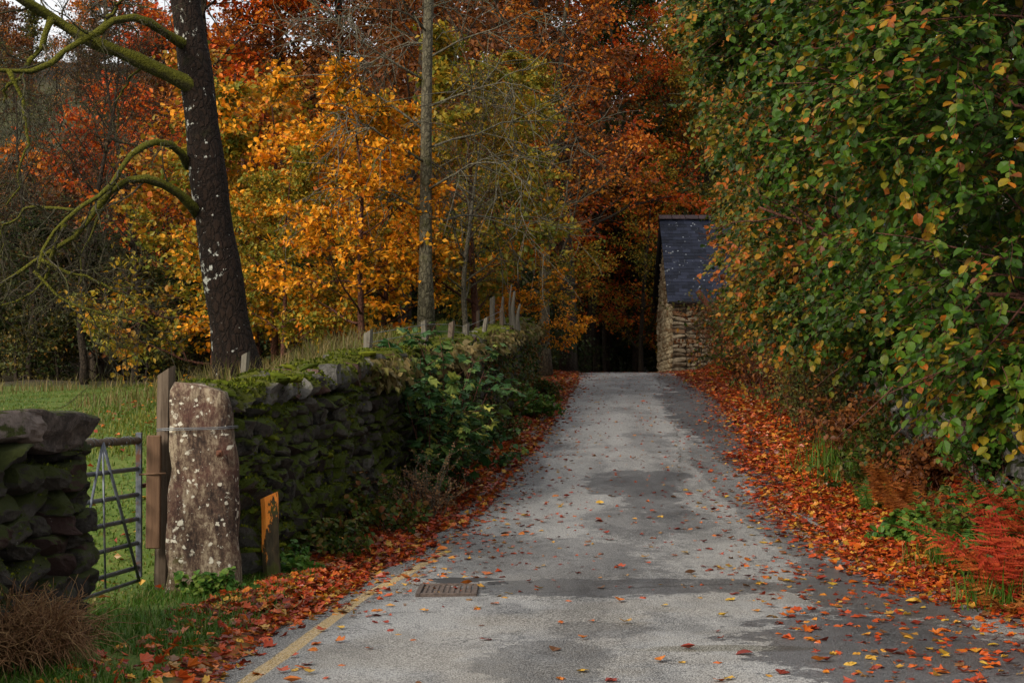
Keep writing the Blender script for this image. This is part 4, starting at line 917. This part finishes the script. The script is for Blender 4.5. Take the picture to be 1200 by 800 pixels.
# ------------------------------------------------------------------ hazel hedge on the right
def hazel(D, lumps, n, label, pal, ls=.085, T=OVAL, seed=0, name='hazel_tree', k=9, twl=.42):
    """lumps: list of (x,y,z,rx,ry,rz) world"""
    g = np.random.default_rng(100+seed); bx = float(TOE(D))+1.5; o = np.array([bx, D, float(HT(bx, D))-.05])
    r = empty(name, o, label, 'hedge tree', 'hedge of overhanging hazels along the right bank'); lumps = np.array(lumps, float)
    vol = np.prod(lumps[:, 3:], 1)**(2/3); w = vol/vol.sum(); q = g.choice(len(lumps), n, p=w)
    u = nrm(g.normal(0, 1, (n, 3))); rad = g.random(n)**.30
    rad = np.where(g.random(n) < .16, rad+.22*g.random(n), rad)
    C = lumps[q, :3]+lumps[q, 3:]*u*rad[:, None]
    cl = (np.sin(C[:, 0]*2.9+seed)+np.sin(C[:, 1]*2.3+1)+np.sin(C[:, 2]*3.7+2*seed))/3; keep = g.random(n) < np.clip(.68+cl*1.5, .05, 1)
    C = C[keep]; u = u[keep]; n = len(C)
    dv = nrm(u*[1, 1, .5]+g.normal(0, .45, (n, 3))+[-.15, -.2, -.28]); Lt = twl*(.6+.7*g.random(n))
    P = walk(g, C-dv*Lt[:, None]*.4, dv, Lt, 4, .12, -.10)
    tb = MB(); tubes(tb, P, taper(np.full(n, .0035), 5, .4), 3, cap=False)
    # stems from the stool to each lump then boughs
    g3 = g
    for Lp in lumps:
        for _ in range(4):
            tgt = Lp[:3]+Lp[3:]*g3.normal(0, .35, 3); st_ = o+np.array([g3.normal(0, .15), g3.normal(0, .2), 0]); md = (st_+tgt)/2+np.array([.2, 0, .5]); t = np.linspace(0, 1, 9)[:, None]
            Q = st_*(1-t)**2+2*md*t*(1-t)+tgt*t*t; tubes(tb, Q, np.linspace(.045, .012, 9), 6)
            S, d, r0, pi, tt = child(g3, Q[None], np.linspace(.045, .012, 9)[None], 9, .35, 1, .8, 1.); Pb = walk(g3, S, d, .5+.9*g3.random(len(S)), 6, .14, 0.); tubes(tb, Pb, taper(np.full(len(S), .010), 7, .3), 4)
    tb.build('stems', M['redtwig'] if seed % 2 else M['bark'], r, o)
    q = np.repeat(np.arange(n), k); s = np.tile(np.arange(k), n); t = (s+.6)/k*4*.98; i = np.minimum(t.astype(int), 3); uu_ = (t-i)[:, None]
    B0 = P[q, i]*(1-uu_)+P[q, i+1]*uu_; tdir = nrm(P[q, i+1]-P[q, i]); side = np.cross(tdir, [0, 0, 1.])*np.where(s % 2, 1, -1)[:, None]
    dr = nrm(tdir*.55+side*.9+g.normal(0, .28, (len(q), 3))+[0, 0, -.32]); nn = np.array([-.15, -.35, 1.])+g.normal(0, .42, (len(q), 3))
    clr = g.random(n); rnd = np.clip(.55*g.random(len(q))+.45*clr[q], 0, .999); b = MB()
    leaves(b, B0, dr, nn, ls*(.55+.7*g.random(len(q))), T, rnd, 0, g.normal(0, .12, len(q)))
    b.build('foliage', M[pal], r, o)
zg = lambda D: float(zr(D))
def hz(D, px0, specs): # specs: (px,py,rx,ry,rz,dD)
    return [(*at(px, py, D+dd), rx, ry, rz) for px, py, rx, ry, rz, dd in specs]
hazel(9.6, hz(9.6, 0, [(1235,330,1.0,1.2,1.1,0),(1190,110,1.3,1.3,1.1,.4),(1290,430,.7,.9,.6,-.2),(1230,-80,1.6,1.5,1.0,.6)]), 4300, 'nearest hazel, biggest green leaves, filling the right edge of the picture', 'hazel', .068, seed=1, k=9, twl=.36)
hazel(12.5, hz(12.5, 0, [(1110,300,1.05,1.4,1.2,0),(1060,90,1.2,1.5,1.2,.2),(1190,400,1.0,1.2,.55,.2),(1050,-90,1.3,1.5,1.1,.5)]), 4300, 'second hazel, mostly green, its lit sprays reaching down to the mossy bank wall', 'hazel', .068, seed=2, k=9, twl=.38)
hazel(16, hz(16, 0, [(1010,270,1.1,1.6,1.35,0),(965,70,1.3,1.7,1.4,0),(1050,365,1.1,1.4,.65,.3),(890,10,.8,1.0,.8,.5),(960,-100,1.5,1.8,1.2,.5)]), 4000, 'third hazel with green leaves flecked yellow, overhanging the lane highest', 'hazelm', .072, seed=3, k=9)
hazel(20.5, hz(20.5, 0, [(935,270,1.15,1.8,1.5,0),(905,110,1.1,1.6,1.3,0),(960,365,1.1,1.6,.7,.3),(880,-10,1.2,1.6,1.1,.2)]), 3400, 'fourth hazel, green turning yellow, nearer than the barn roof edge', 'hazelw', .078, T=OVAL, seed=4, k=9)
hazel(26, hz(26, 0, [(915,250,1.1,2.0,1.8,0),(900,110,1.2,2.0,1.7,0),(935,355,1.3,2.0,.9,0),(880,330,.4,.8,.6,0),(880,0,1.5,2,1.3,0)]), 2300, 'fifth hazel, yellowing, brushing the sightline to the barn roof', 'hazelw', .095, T=QUAD, seed=5, k=10)
hazel(33, hz(33, 0, [(906,250,1.3,2.4,2.2,0),(893,110,1.3,2.4,2.2,0),(915,365,1.4,2.4,1.1,0),(880,-30,1.8,2.4,1.8,0)]), 2200, 'sixth hazel, orange-flecked, beside the right end of the barn', 'hazelw', .11, T=QUAD, seed=6, k=10)
hazel(41, hz(41, 0, [(902,290,1.5,2.6,2.4,0),(890,130,1.6,2.6,2.6,0),(925,395,1.4,2.6,.9,0),(868,-40,1.8,2.4,2.2,0)]), 2100, 'farthest hazel of the hedge, right up against the barn wall', 'hazelw', .12, T=QUAD, seed=7, k=10)
# ------------------------------------------------------------------ plants
def fern(px, py, D, pal, label, n=9, L=.75, seed=0, group='ferns on the verges', up=.9, spread=1., name='fern'):
    g = np.random.default_rng(seed); p = at(px, py, D); p[2] = float(GZ(p[0], D)); b = MB()
    az = np.arange(n)*2*math.pi/n+g.random(n); el = up*(.7+.5*g.random(n)); d = np.stack([np.cos(az)*np.cos(el), np.sin(az)*np.cos(el), np.sin(el)], 1)
    Ls = L*(.7+.5*g.random(n)); P = walk(g, np.repeat(p[None], n, 0)+g.normal(0, .03, (n, 3))*[1, 1, 0], d, Ls, 10, .05, -.01*spread, -.13*spread); tubes(b, P, taper(np.full(n, .005), 11, .3), 4)
    m_ = 30; s = np.linspace(.15, .99, m_); f = s*10; i = np.minimum(f.astype(int), 9); u = (f-i)[None, :, None]
    C = P[:, i]*(1-u)+P[:, i+1]*u; T_ = nrm(P[:, i+1]-P[:, i]); up_ = np.array([0, 0, 1.]); Sd = nrm(np.cross(T_, up_+1e-3)); prof = np.sin(np.clip((s*1.05)**.6*math.pi*.98, 0, math.pi))**.8*.20
    for sg in (-1, 1):
        D2 = nrm(Sd*sg+T_*.35+g.normal(0, .16, Sd.shape)+[0, 0, -.22]); pl_ = prof[None, :]*Ls[:, None]*np.where(g.random((n, m_)) < .2, .25, .8+.3*g.random((n, m_)))
        nn = np.cross(T_, Sd)*np.ones((n, m_, 1)); nn = np.where(nn[..., 2:3] < 0, -nn, nn)+g.normal(0, .12, D2.shape)
        leaves(b, C.reshape(-1, 3), D2.reshape(-1, 3), nn.reshape(-1, 3), (pl_*1.05+.004).ravel(), PINNA, np.clip(np.repeat(g.random(n)*.55, m_)+.4*g.random(n*m_), 0, .99), 0, g.normal(.15, .2, n*m_))
    o = b.build(name, M[pal], None, p); return tag(o, label, 'fern', group)
def herb(px, py, D, pal, label, H=.5, W_=.4, ns=14, k=8, ls=.05, T=OVAL, seed=0, name='shrub', cat='plant', group=None, x=None, z=None, stem='redtwig', droop=-.03):
    g = np.random.default_rng(seed+500); p = at(px, py, D)
    if x is not None: p[0] = x
    p[2] = float(GZ(p[0], D)) if z is None else z
    d = nrm(g.normal(0, W_/max(H, .1)*.8, (ns, 3))*[1, 1, 0]+[0, 0, 1]); S = np.repeat(p[None], ns, 0)+g.normal(0, W_*.35, (ns, 3))*[1, 1, 0]
    L = H*(.55+.6*g.random(ns)); P = walk(g, S, d, L, 6, .12, droop); st = MB(); R1 = taper(np.full(ns, .005+.003*H), 7, .3); tubes(st, P, R1, 4)
    Sx, dx, _, pi, _ = child(g, P, R1, 4, .25, 1, .8, 1.); P2 = walk(g, Sx, dx, L[pi]*(.2+.3*g.random(len(pi))), 6, .15, droop*1.5); tubes(st, P2, taper(np.full(len(Sx), .003), 7, .4), 3)
    P = np.concatenate([P, P2]); n = len(P)
    e = empty(name, p, label, cat, group); st.build('stems', M[stem], e, p)
    q = np.repeat(np.arange(n), k); t = g.random(len(q))*5.9; i = t.astype(int); u = (t-i)[:, None]; C = P[q, i]*(1-u)+P[q, i+1]*u
    td = nrm(P[q, i+1]-P[q, i]); side = nrm(np.cross(td, g.normal(0, 1, td.shape))); dr = nrm(td*.3+side+[0, 0, -.2]); nn = g.normal(0, .4, td.shape)+[-.0, -.35, 1]
    b = MB(); leaves(b, C, dr, nn, ls*(.55+.8*g.random(len(q))), T, np.clip(.6*g.random(len(q))+.4*g.random(n)[q], 0, .99), 0, g.normal(0, .1, len(q))); b.build('foliage', M[pal], e, p); return e
def blades(mb, P, H, w=.006, lean=.5, g=rg, rnd=None, m=0):
    n = len(P); az = g.random(n)*6.283; h = H*(.5+.8*g.random(n)); ln = lean*(.2+g.random(n)); d = np.stack([np.cos(az), np.sin(az), np.zeros(n)], 1); s = np.stack([-np.sin(az), np.cos(az), np.zeros(n)], 1)
    up = np.array([0, 0, 1.]); w_ = (w*(.6+.8*g.random(n)))[:, None]; h = h[:, None]; l = ln[:, None]
    a = P; m1 = P+up*h*.55+d*h*l*.3; tp = P+up*h*(1-.25*l)+d*h*l
    V = np.stack([a-s*w_, a+s*w_, m1+s*w_*.75, m1-s*w_*.75, tp], 1); o = (np.arange(n)*5)[:, None]
    if rnd is None: rnd = g.random(n)
    mb.add(V.reshape(-1, 3), [o+np.array([[0, 1, 2, 3]]), o+np.array([[3, 2, 4]])], np.repeat(rnd, 5), m)
def tuft(px, py, D, pal, label, H=.4, n=160, r_=.15, lean=.9, w=.006, seed=0, group='grass tufts on the verges', x=None):
    g = np.random.default_rng(seed+900); p = at(px, py, D); 
    if x is not None: p[0] = x
    p[2] = float(GZ(p[0], D)); b = MB(); Q = p+g.normal(0, r_, (n, 3))*[1, 1, 0]; Q[:, 2] = GZ(Q[:, 0], Q[:, 1])-.02; blades(b, Q, H, w, lean, g); o = b.build('grass_tuft', M[pal], None, p); return tag(o, label, 'grass', group)
# left verge and wall plants
def sapling():
    g = np.random.default_rng(70); p = np.array([float(WX(17.6))+.28, 17.6, float(zr(17.6))]); e = empty('sycamore_sapling', p, 'broad-leaved green sapling smothering the middle of the mossy wall', 'sapling'); st = MB(); P0 = []
    for i in range(22):
        h = .9+1.1*g.random(); s = p+np.array([g.normal(0, .10), g.normal(0, .5)+.3, 0]); d = np.array([g.normal(.05, .18), g.normal(0, .22), 1]); P0.append(walk(g, [s], [d], h, 8, .09, .0)[0])
    P = np.array(P0); R1 = taper(np.full(len(P), .012), 9, .3); tubes(st, P, R1, 5); S, d, _, pi, _ = child(g, P, R1, 7, .15, 1, .95, .5); P2 = walk(g, S, d, .3+.2*g.random(len(S)), 8, .1, -.03); tubes(st, P2, taper(np.full(len(S), .005), 9, .4), 4); st.build('stems', M['redtwig'], e, p)
    A_ = np.concatenate([P, P2]); n = len(A_); k = 8; q = np.repeat(np.arange(n), k); t = 1+g.random(len(q))*6.9; i = t.astype(int); u = (t-i)[:, None]; C = A_[q, i]*(1-u)+A_[q, i+1]*u+g.normal(0, .03, (len(q), 3))
    dr = nrm(g.normal(0, 1, (len(q), 3))*[1, 1, .4]+[.3, -.25, -.35]); nn = g.normal(0, .35, (len(q), 3))+[.25, -.35, 1]; b = MB(); leaves(b, C, dr, nn, .15*(.45+.75*g.random(len(q))), MAPLE, np.clip(g.random(len(q))*.9, 0, 1), 0, g.normal(0, .12, len(q))); b.build('foliage', M['syc'], e, p)
sapling()
def wallx(D, o=.2): return float(WX(D))+o
herb(0, 0, 13.2, 'bramble', 'low dark green nettles growing at the wall foot beside the orange post', .35, .35, 20, 8, .055, seed=1, x=wallx(13.0, .28))
herb(0, 0, 14.6, 'bramble', 'sprawling green bramble at the wall foot beyond the orange post', .55, .45, 26, 8, .05, seed=2, x=wallx(14.6, .3))
herb(0, 0, 15.8, 'heath', 'dry brownish seeded weed standing before the green sapling', .6, .28, 30, 14, .022, QUAD, seed=3, x=wallx(15.6, .55), stem='twig')
herb(0, 0, 20.4, 'syc', 'dark leafy shrub at the wall foot just past the sapling',   .8, .4, 20, 8, .07, seed=4, x=wallx(20.4, .25))
herb(0, 0, 23.5, 'bramble', 'dense dark bramble hanging on the wall beyond the leafy shrub',   .6, .4, 28, 9, .05, seed=5, x=wallx(23.5, .2))
herb(0, 0, 27.5, 'fresh', 'small bright green herb tuft near the upper wall foot by the leaf drift', .5, .4, 26, 9, .06, seed=6, x=wallx(27.5, .35))
herb(0, 0, 31.5, 'bramble', 'low dark ivy mound at the foot of the topmost end of the wall', .5, .4, 26, 9, .06, seed=7, x=wallx(31.5, .3))
herb(0, 0, 12.1, 'fresh', 'fresh green creeping herb right at the base of the orange post', .2, .28, 22, 8, .05, seed=8, x=-1.72)
herb(0, 0, 11.0, 'fresh', 'fresh green herbs hiding the foot of the stone gatepost', .18, .3, 26, 8, .045, seed=9, x=-2.15)
herb(0, 0, 36.5, 'dark', 'dark bush behind the rounded far end of the wall', 1.3, .5, 60, 10, .09, seed=10, x=wallx(36.5, -.9), name='shrub', cat='bush')
# hanging growth on the upper wall
def cover(name, y0, y1, n, pal, label, cat, zlo=.0, zhi=1., ls=.05, T=QUAD, dens=lambda y, t: 1., outx=.06, seed=0, xf=WX, sgn=1, hang=.6, zfun=None):
    g = np.random.default_rng(seed+40); y = y0+(y1-y0)*g.random(n); t = zlo+(zhi-zlo)*g.random(n); keep = g.random(n) < dens(y, t); y = y[keep]; t = t[keep]; n = len(y)
    b_ = zr(y); tp = WT(y) if zfun is None else zfun(y); z = b_+(tp-b_)*t; x = xf(y)-.1*t*sgn+sgn*np.abs(g.normal(0, outx, n))
    P = np.stack([x, y, z], 1); dr = nrm(g.normal(0, .6, (n, 3))+[.3*sgn, -.1, -hang]); nn = nrm(g.normal(0, .4, (n, 3))+[.8*sgn, -.3, .6]); b = MB(); leaves(b, P, dr, nn, ls*(.5+.9*g.random(n)), T, None)
    p = (float(xf((y0+y1)/2)), (y0+y1)/2, float(zr((y0+y1)/2))+.5); o = b.build(name, M[pal], None, p); return tag(o, label, cat)
cover('ivy', 19, 34.5, 15000, 'bramble', 'dark ivy and trailing weeds covering the upper half of the long wall', 'ivy', 0, 1.02, .075, QUAD, lambda y, t: np.clip(.10+.02*(y-19)+.5*np.sin(y*2.1)*np.sin(t*5+y), 0, 1), .07, 1)
cover('moss_mat', 16, 34.4, 8000, 'dryg', 'pale dry grass and moss hanging over the coping of the upper wall', 'grass', .88, 1.06, .12, QUAD, lambda y, t: np.clip(.3+.7*np.sin(y*1.3), .1, 1), .12, 2, hang=.9)
# right bank
def rb(D, o): return float(TOE(D))+o
fern(1190, 0, 10.5, 'brackenred', 'big red bracken clump at the right edge of the picture', 14, .95, 1, up=1.15)
bpy.context.view_layer.update()
def movex(o, x, D):
    z = float(GZ(x, D)); o.location = (x, D, z); return o
def fernx(D, x, *a, **k):
    px = 600+x/D*F; return fern(px, 0, D, *a, **k)
fernx(10.1, 3.25, 'bracken', 'single yellow-brown fern drooping to the litter below the red bracken', 4, .5, 2, up=.6)
fernx(11.1, 3.95, 'brackenred', 'second red bracken, half behind the clump at the right edge', 13, .95, 3, up=1.0)
fernx(12.2, 3.62, 'fresh', 'bright green fern in the middle of the right verge', 9, .55, 4)
fernx(12.9, 3.75, 'fresh', 'bright green fern tucked behind the middle one', 8, .6, 5)
fernx(14.3, 3.85, 'bracken', 'brown bracken below the mossy bank wall', 8, .62, 6, up=1.2)
fernx(15.3, 3.9, 'bracken', 'brown bracken up the verge, left of the other one', 8, .65, 7, up=1.2)
fernx(16.6, 4.0, 'bracken', 'rusty bracken leaning on the darker ivy', 8, .6, 8, up=1.2)
fernx(13.4, 3.75, 'bracken', 'low brown fern at the edge of the leaf drift', 8, .45, 9)
tuft(0, 0, 10.4, 'grass', 'long green grass arching over the litter by the red bracken', .42, 150, .12, 1.1, .005, 1, x=3.3)
tuft(0, 0, 12.6, 'grass', 'bright grass tuft among the green ferns', .3, 220, .14, .9, .004, 2, x=3.55)
tuft(0, 0, 18.5, 'grass', 'dark grass tuft spilling from the bank up the lane', .6, 380, .25, .9, .006, 3, x=rb(18.5, .25))
tuft(0, 0, 20.0, 'grass', 'dark grass tuft uppermost on the right bank', .6, 380, .3, .9, .006, 4, x=rb(20, .25))
fernx(11.5, 3.55, 'dryg', 'pale yellowing fern low on the verge, nearest the litter', 7, .45, 10, up=.9)
fernx(16.0, 3.75, 'fresh', 'small green fern up the verge before the rusty bracken', 7, .4, 11, up=.9)
fernx(10.9, 3.42, 'fresh', 'little green fern just left of the red bracken clumps', 6, .4, 12, up=.9)
hs = [(9.9, .0, 'bramble', 'low dark bramble under the red bracken', .4, .35, .05), (11.0, -.1, 'bramble', 'low bramble between long grass and green ferns', .4, .35, .05), (11.6, .35, 'fresh', 'light green bramble leaning on the verge', .55, .4, .055),
      (13.0, .3, 'bramble', 'dark bramble behind the bright fern', .5, .4, .055), (14.0, .6, 'fresh', 'tall pale-leaved bramble spray on the bank', .9, .3, .06), (15.4, .45, 'russet', 'dense rust-brown bramble among the brown bracken', .55, .4, .055),
      (13.9, -.15, 'fresh', 'small broad-leaved green weed in the leaf drift', .28, .22, .07), (17.4, .2, 'bramble', 'dark herb mound beside the rusty bracken', .7, .5, .055), (19.2, .3, 'russet', 'brown withered mound on the right bank', .9, .5, .06),
      (21.5, .3, 'olive', 'olive and brown mound halfway up the right bank', 1.0, .6, .065), (24, .3, 'olive', 'olive shrub further up the right bank', 1.3, .7, .07), (27, .3, 'hazelw', 'yellow-flecked shrub on the right bank', 1.5, .8, .075),
      (30.5, .3, 'russet', 'russet shrub on the right bank nearer the barn', 1.6, .8, .08), (34, .3, 'hazelw', 'yellow and green shrub below the barn hedge', 1.7, .9, .085), (38, .5, 'russet', 'dark red shrub a little before the barn', 1.7, .9, .09),
      (42, .7, 'olive', 'olive shrub at the brow beside the barn', 1.8, .9, .1), (46, 1.1, 'russet', 'red-brown shrub touching the foot of the barn', 1.3, .8, .1)]
for i, (D, off, pal, lb, H_, W_, l_) in enumerate(hs):
    herb(0, 0, D, pal, lb, H_, W_, 26+int(D*.8), 9, l_, OVAL if D < 20 else QUAD, 20+i, x=rb(D, off), group='shrubs and brambles on the right bank')
cover('ivy', 10, 49, 26000, 'bramble', 'dark ivy and weeds clothing the shaded foot of the right bank', 'ivy', .15, 1., .07, QUAD, lambda y, t: np.clip(.45+.5*np.sin(y*1.7)*np.sin(t*4+y*.8)+.012*(y-10), .05, 1)*np.where((y < 17.5) & (t > .35), .25, 1), .28, 5, xf=lambda y: TOE(y)+.75+.1*np.sin(y), sgn=-1, zfun=lambda y: zr(y)+2.3)
# heather-like dry clump bottom left
def clump():
    g = np.random.default_rng(8); p = np.array([-2.58, 8.0, 0.]); b = MB(); n = 2600; az = g.random(n)*6.28; d = np.stack([np.cos(az)*.6, np.sin(az)*.6, .15+g.random(n)], 1); S = p+g.normal(0, .14, (n, 3))*[1, 1.2, .2]+[0, 0, .18]
    P = walk(g, S, d, .2+.2*g.random(n), 6, .28, -.22); tubes(b, P, taper(np.full(n, .0028), 7, .5), 3, g.random(n)); o = b.build('dead_bracken', M['heath'], None, p); tag(o, 'tangled dry brown bracken heap at the foot of the short wall', 'dead plant')
clump()

# ------------------------------------------------------------------ grass (stuff)
g = np.random.default_rng(61); b = MB()
n = 9000; Q = np.stack([-2.75+1.25*g.random(n), 7.2+5.0*g.random(n), np.zeros(n)], 1); ok = (Q[:, 0] < RL(Q[:, 1])-.12-.25*g.random(n))&(wob(Q[:, 0], Q[:, 1], 3.1) > -.45-.5*g.random(n)); Q = Q[ok]; Q[:, 2] = HT(Q[:, 0], Q[:, 1])-.01; blades(b, Q, .085, .004, .9, g)
tag(b.build('verge_grass', M['grass'], None, (-2.1, 9.5, 0)), 'short fresh green grass between the gate and the lane', 'grass', kind='stuff')
b = MB(); n = 110000; D = 8.5+24*g.random(n)**1.15; x = -1.5-.42*D*g.random(n); Q = np.stack([x, D, HT(x, D)-.01], 1); ok = (x < WX(D)-.35)&(g.random(n) < .75+.3*wob(x, D, 1.7)); Q = Q[ok]; blades(b, Q, .045+.05*np.clip(wob(Q[:, 0], Q[:, 1], .9), 0, 1), .007, 1., g)
tag(b.build('field_grass', M['pasture'], None, (-6, 18, .5)), 'green pasture grass of the field behind the gate and wall', 'grass', kind='stuff')
b = MB(); n = 14000; D = 21+13*g.random(n); x = -.02*D-.34*D*g.random(n)-1.5; Q = np.stack([x, D, HT(x, D)-.02], 1); ok = (x < WX(D)-.5)&(wob(x, D, .8, 4) > .55-.05*(D-21)); Q = Q[ok]; Q = Q[g.random(len(Q)) < .45]; blades(b, Q, .33, .009, .8, g)
n = 7000; D = 15.5+9*g.random(n); x = WX(D)-.7-2.6*g.random(n); Q = np.stack([x, D, HT(x, D)-.02], 1); ok = wob(x, D, 1.9, 4) > .25; Q = Q[ok]; blades(b, Q, .42, .006, .6, g)
tag(b.build('rough_grass', M['dryg'], None, (-5, 25, 1.5)), 'tall dry rushes and rough grass at the field edge and on the bank', 'grass', kind='stuff')
b = MB(); n = 16000; D = 15+19*g.random(n); x = WX(D)-.45-3.*g.random(n)**1.2; Q = np.stack([x, D, HT(x, D)-.01], 1); blades(b, Q, .11, .006, .9, g)
tag(b.build('mossy_turf', leaf_mat('turf', [(3,(.08,.11,.012)),(3,(.13,.15,.016)),(2,(.20,.18,.03))]), None, (-2, 25, 2.4)), 'yellowish mossy turf on the bank behind the wall top', 'grass', kind='stuff')

# ------------------------------------------------------------------ fallen leaves
def lay(n, g, x, y, ls, T, b, tilt=.28, hover=.012, pile=0., rnd=None):
    P = np.stack([x, y, GZ(x, y)+hover*(.3+g.random(n))+pile*g.random(n)], 1); az = g.random(n)*6.283; d = np.stack([np.cos(az), np.sin(az), g.normal(0, tilt*.5, n)], 1); nn = g.normal(0, tilt, (n, 3))+[0, 0, 1]
    leaves(b, P, d, nn, ls*(.55+.75*g.random(n)), T, rnd, 0, g.normal(0, .28, n))
g = np.random.default_rng(77); b = MB()
def band(n, y0, y1, fx, ls, T, pile, p=1.): 
    y = y0+(y1-y0)*g.random(n)**p; x = fx(y, n); lay(n, g, x, y, ls, T, b, .35, .012, pile)
band(15000, 9.6, 22, lambda y, n: np.minimum(RR(y), 3.5)-.55*g.random(n)**2+(TOE(y)+.45-np.minimum(RR(y), 3.5)+.3)*g.random(n), .075, MAPLE, .05, 1.2)
band(17000, 20, 50, lambda y, n: RR(y)-.25+(TOE(y)+.4-RR(y)+.45)*g.random(n)+g.normal(0, .08, n), .085, QUAD, .05)
band(2600, 9.8, 16, lambda y, n: RL(y)+.07-(RL(y)-WX(y)-.1)*g.random(n)**1.3, .075, MAPLE, .04)
band(3400, 15, 24, lambda y, n: RL(y)+.2-(RL(y)-WX(y)+.1)*g.random(n), .075, MAPLE, .04)
band(6500, 22, 49, lambda y, n: RL(y)+.25-(RL(y)-WX(y)-.05+.2)*g.random(n)+g.normal(0, .06, n), .085, QUAD, .04)
# thinning fringe out on to the asphalt
def fringe(n, y0, y1, right, sc_, ls, T):
    y = y0+(y1-y0)*g.random(n); e = g.exponential(sc_, n); x = RR(y)-.1-e if right else RL(y)+.1+e; x = np.clip(x, RL(y)+.05, RR(y)-.05); lay(n, g, x, y, ls, T, b, .2, .006)
fringe(1700, 13, 30, True, .30, .075, QUAD); fringe(1400, 28, 48, True, .22, .08, QUAD); fringe(900, 10, 24, False, .25, .07, QUAD); fringe(900, 24, 48, False, .2, .08, QUAD)
n = 1300; y = 7.3+5.5*g.random(n); x = 1.6+3*g.random(n)**.8; lay(n, g, x, y, .065, MAPLE, b, .2, .006)
n = 1900; y = 11+36*g.random(n); x = RL(y)+(RR(y)-RL(y))*g.random(n); lay(n, g, x, y, .05, QUAD, b, .2, .005)
n = 1300; y = 9+20*g.random(n); x = WX(y)-.6-6*g.random(n); lay(n, g, x, y, .075, QUAD, b, .4, .05)
n = 700; y = 7.3+4.6*g.random(n); x = RL(y)+.08-.75*g.random(n)**1.6; lay(n, g, x, y, .075, MAPLE, b, .4, .03)
n = 5000; y = 11+38*g.random(n); x = TOE(y)+.2+1.6*g.random(n); lay(n, g, x, y, .08, QUAD, b, .6, .06)
tag(b.build('leaf_litter', M['litter'], None, (3, 20, .5)), 'drifts of red and orange fallen leaves along both edges of the lane', 'leaves', kind='stuff')
# loose leaves out on the open asphalt, one object each
var = []
for i in range(7):
    q = MB(); lay1 = np.zeros((1, 3)); gg = np.random.default_rng(i+5); leaves(q, lay1-[[.5*.07, 0, 0]], np.array([[1., 0, 0]]), np.array([[0, 0, 1.]])+gg.normal(0, .1, (1, 3)), np.array([.07]), MAPLE if i % 3 else OVAL, np.array([gg.random()]), 0, gg.normal(.1, .3, 1)); var.append(q.mesh('fallen_leaf', M['litter']))
kinds = [('lred', 'red leaf lying loose on the open grey asphalt'), ('lorange', 'orange leaf lying loose on the open grey asphalt'), ('lyellow', 'yellow leaf lying loose on the open grey asphalt'), ('lbrown', 'brown leaf lying loose on the open grey asphalt')]
for i in range(290):
    y = 7.6+10.5*g.random()**1.25; l, r_ = float(RL(y)), min(float(RR(y)), 3.4); x = l+.15+(r_-l-.3)*g.random()
    if g.random() < .45: x = l+.2+abs(g.normal(0, .55)) if g.random() < .35 else min(r_+1.5, r_-.1-abs(g.normal(0, .7))) 
    if abs(x+.47) < .2 and abs(y-11.25) < .3 and g.random() < .6: continue
    x = min(max(x, l+.1), float(RR(y))-.1)
    k = int(g.choice(4, p=[.32, .33, .22, .13])); o = bpy.data.objects.new('fallen_leaf', var[int(g.integers(0, 7))]); COL.objects.link(o)
    o.location = (x, y, float(road_z(x, y))+.010); o.rotation_euler = (g.normal(0, .12), g.normal(0, .12), g.random()*6.28); s = .7+.7*g.random(); o.scale = (s, s, s)
    o.material_slots[0].link = 'OBJECT'; o.material_slots[0].material = M[kinds[k][0]]; tag(o, kinds[k][1], 'leaf', 'loose leaves scattered on the lane')

# ------------------------------------------------------------------ light, sky, camera
SUN_EL, SUN_AZ = R(30), R(222)      # azimuth clockwise from +y: behind the camera, to the left
w = bpy.data.worlds.new('World'); sc.world = w; w.use_nodes = True; nt = w.node_tree
for n in list(nt.nodes): nt.nodes.remove(n)
t = NT(nt); sky = t.n('TexSky', _sky_type='NISHITA'); sky.sun_disc = False; sky.sun_elevation = SUN_EL; sky.sun_rotation = SUN_AZ; sky.dust_density = 5; sky.air_density = 1.2; sky.ozone_density = 1
co = t.n('TexCoord').outputs['Generated']; cn = t.noise(co, 3.2, 7, .6)
cloud = t.ramp(cn, [(.3, (6.2,6.4,6.8)), (.7, (9.5,9.5,9.4))])
mixc = t.mix(.82, sky.outputs[0], cloud)
bg = t.n('Background'); t.link(mixc, bg.inputs[0]); bg.inputs[1].default_value = .08; ow = t.n('OutputWorld'); t.link(bg.outputs[0], ow.inputs[0])
sl = bpy.data.lights.new('sun', 'SUN'); sl.energy = 2.3; sl.angle = R(22); sl.color = (1, .90, .76); so = bpy.data.objects.new('sun', sl); COL.objects.link(so)
d = np.array([math.sin(SUN_AZ)*math.cos(SUN_EL), math.cos(SUN_AZ)*math.cos(SUN_EL), math.sin(SUN_EL)])
import mathutils
so.rotation_euler = mathutils.Vector(-d).to_track_quat('-Z', 'Y').to_euler()
cam = bpy.data.cameras.new('camera'); co_ = bpy.data.objects.new('camera', cam); COL.objects.link(co_); sc.camera = co_
cam.lens = 54; cam.sensor_width = 36; cam.shift_y = 75/1200; cam.clip_end = 2000; cam.clip_start = .1
co_.location = (0, 0, CZ); co_.rotation_euler = (R(90), 0, 0)
vs = sc.view_settings; vs.view_transform = 'Standard'; vs.look = 'None'; vs.exposure = .86; vs.gamma = 1; vs.use_curve_mapping = False
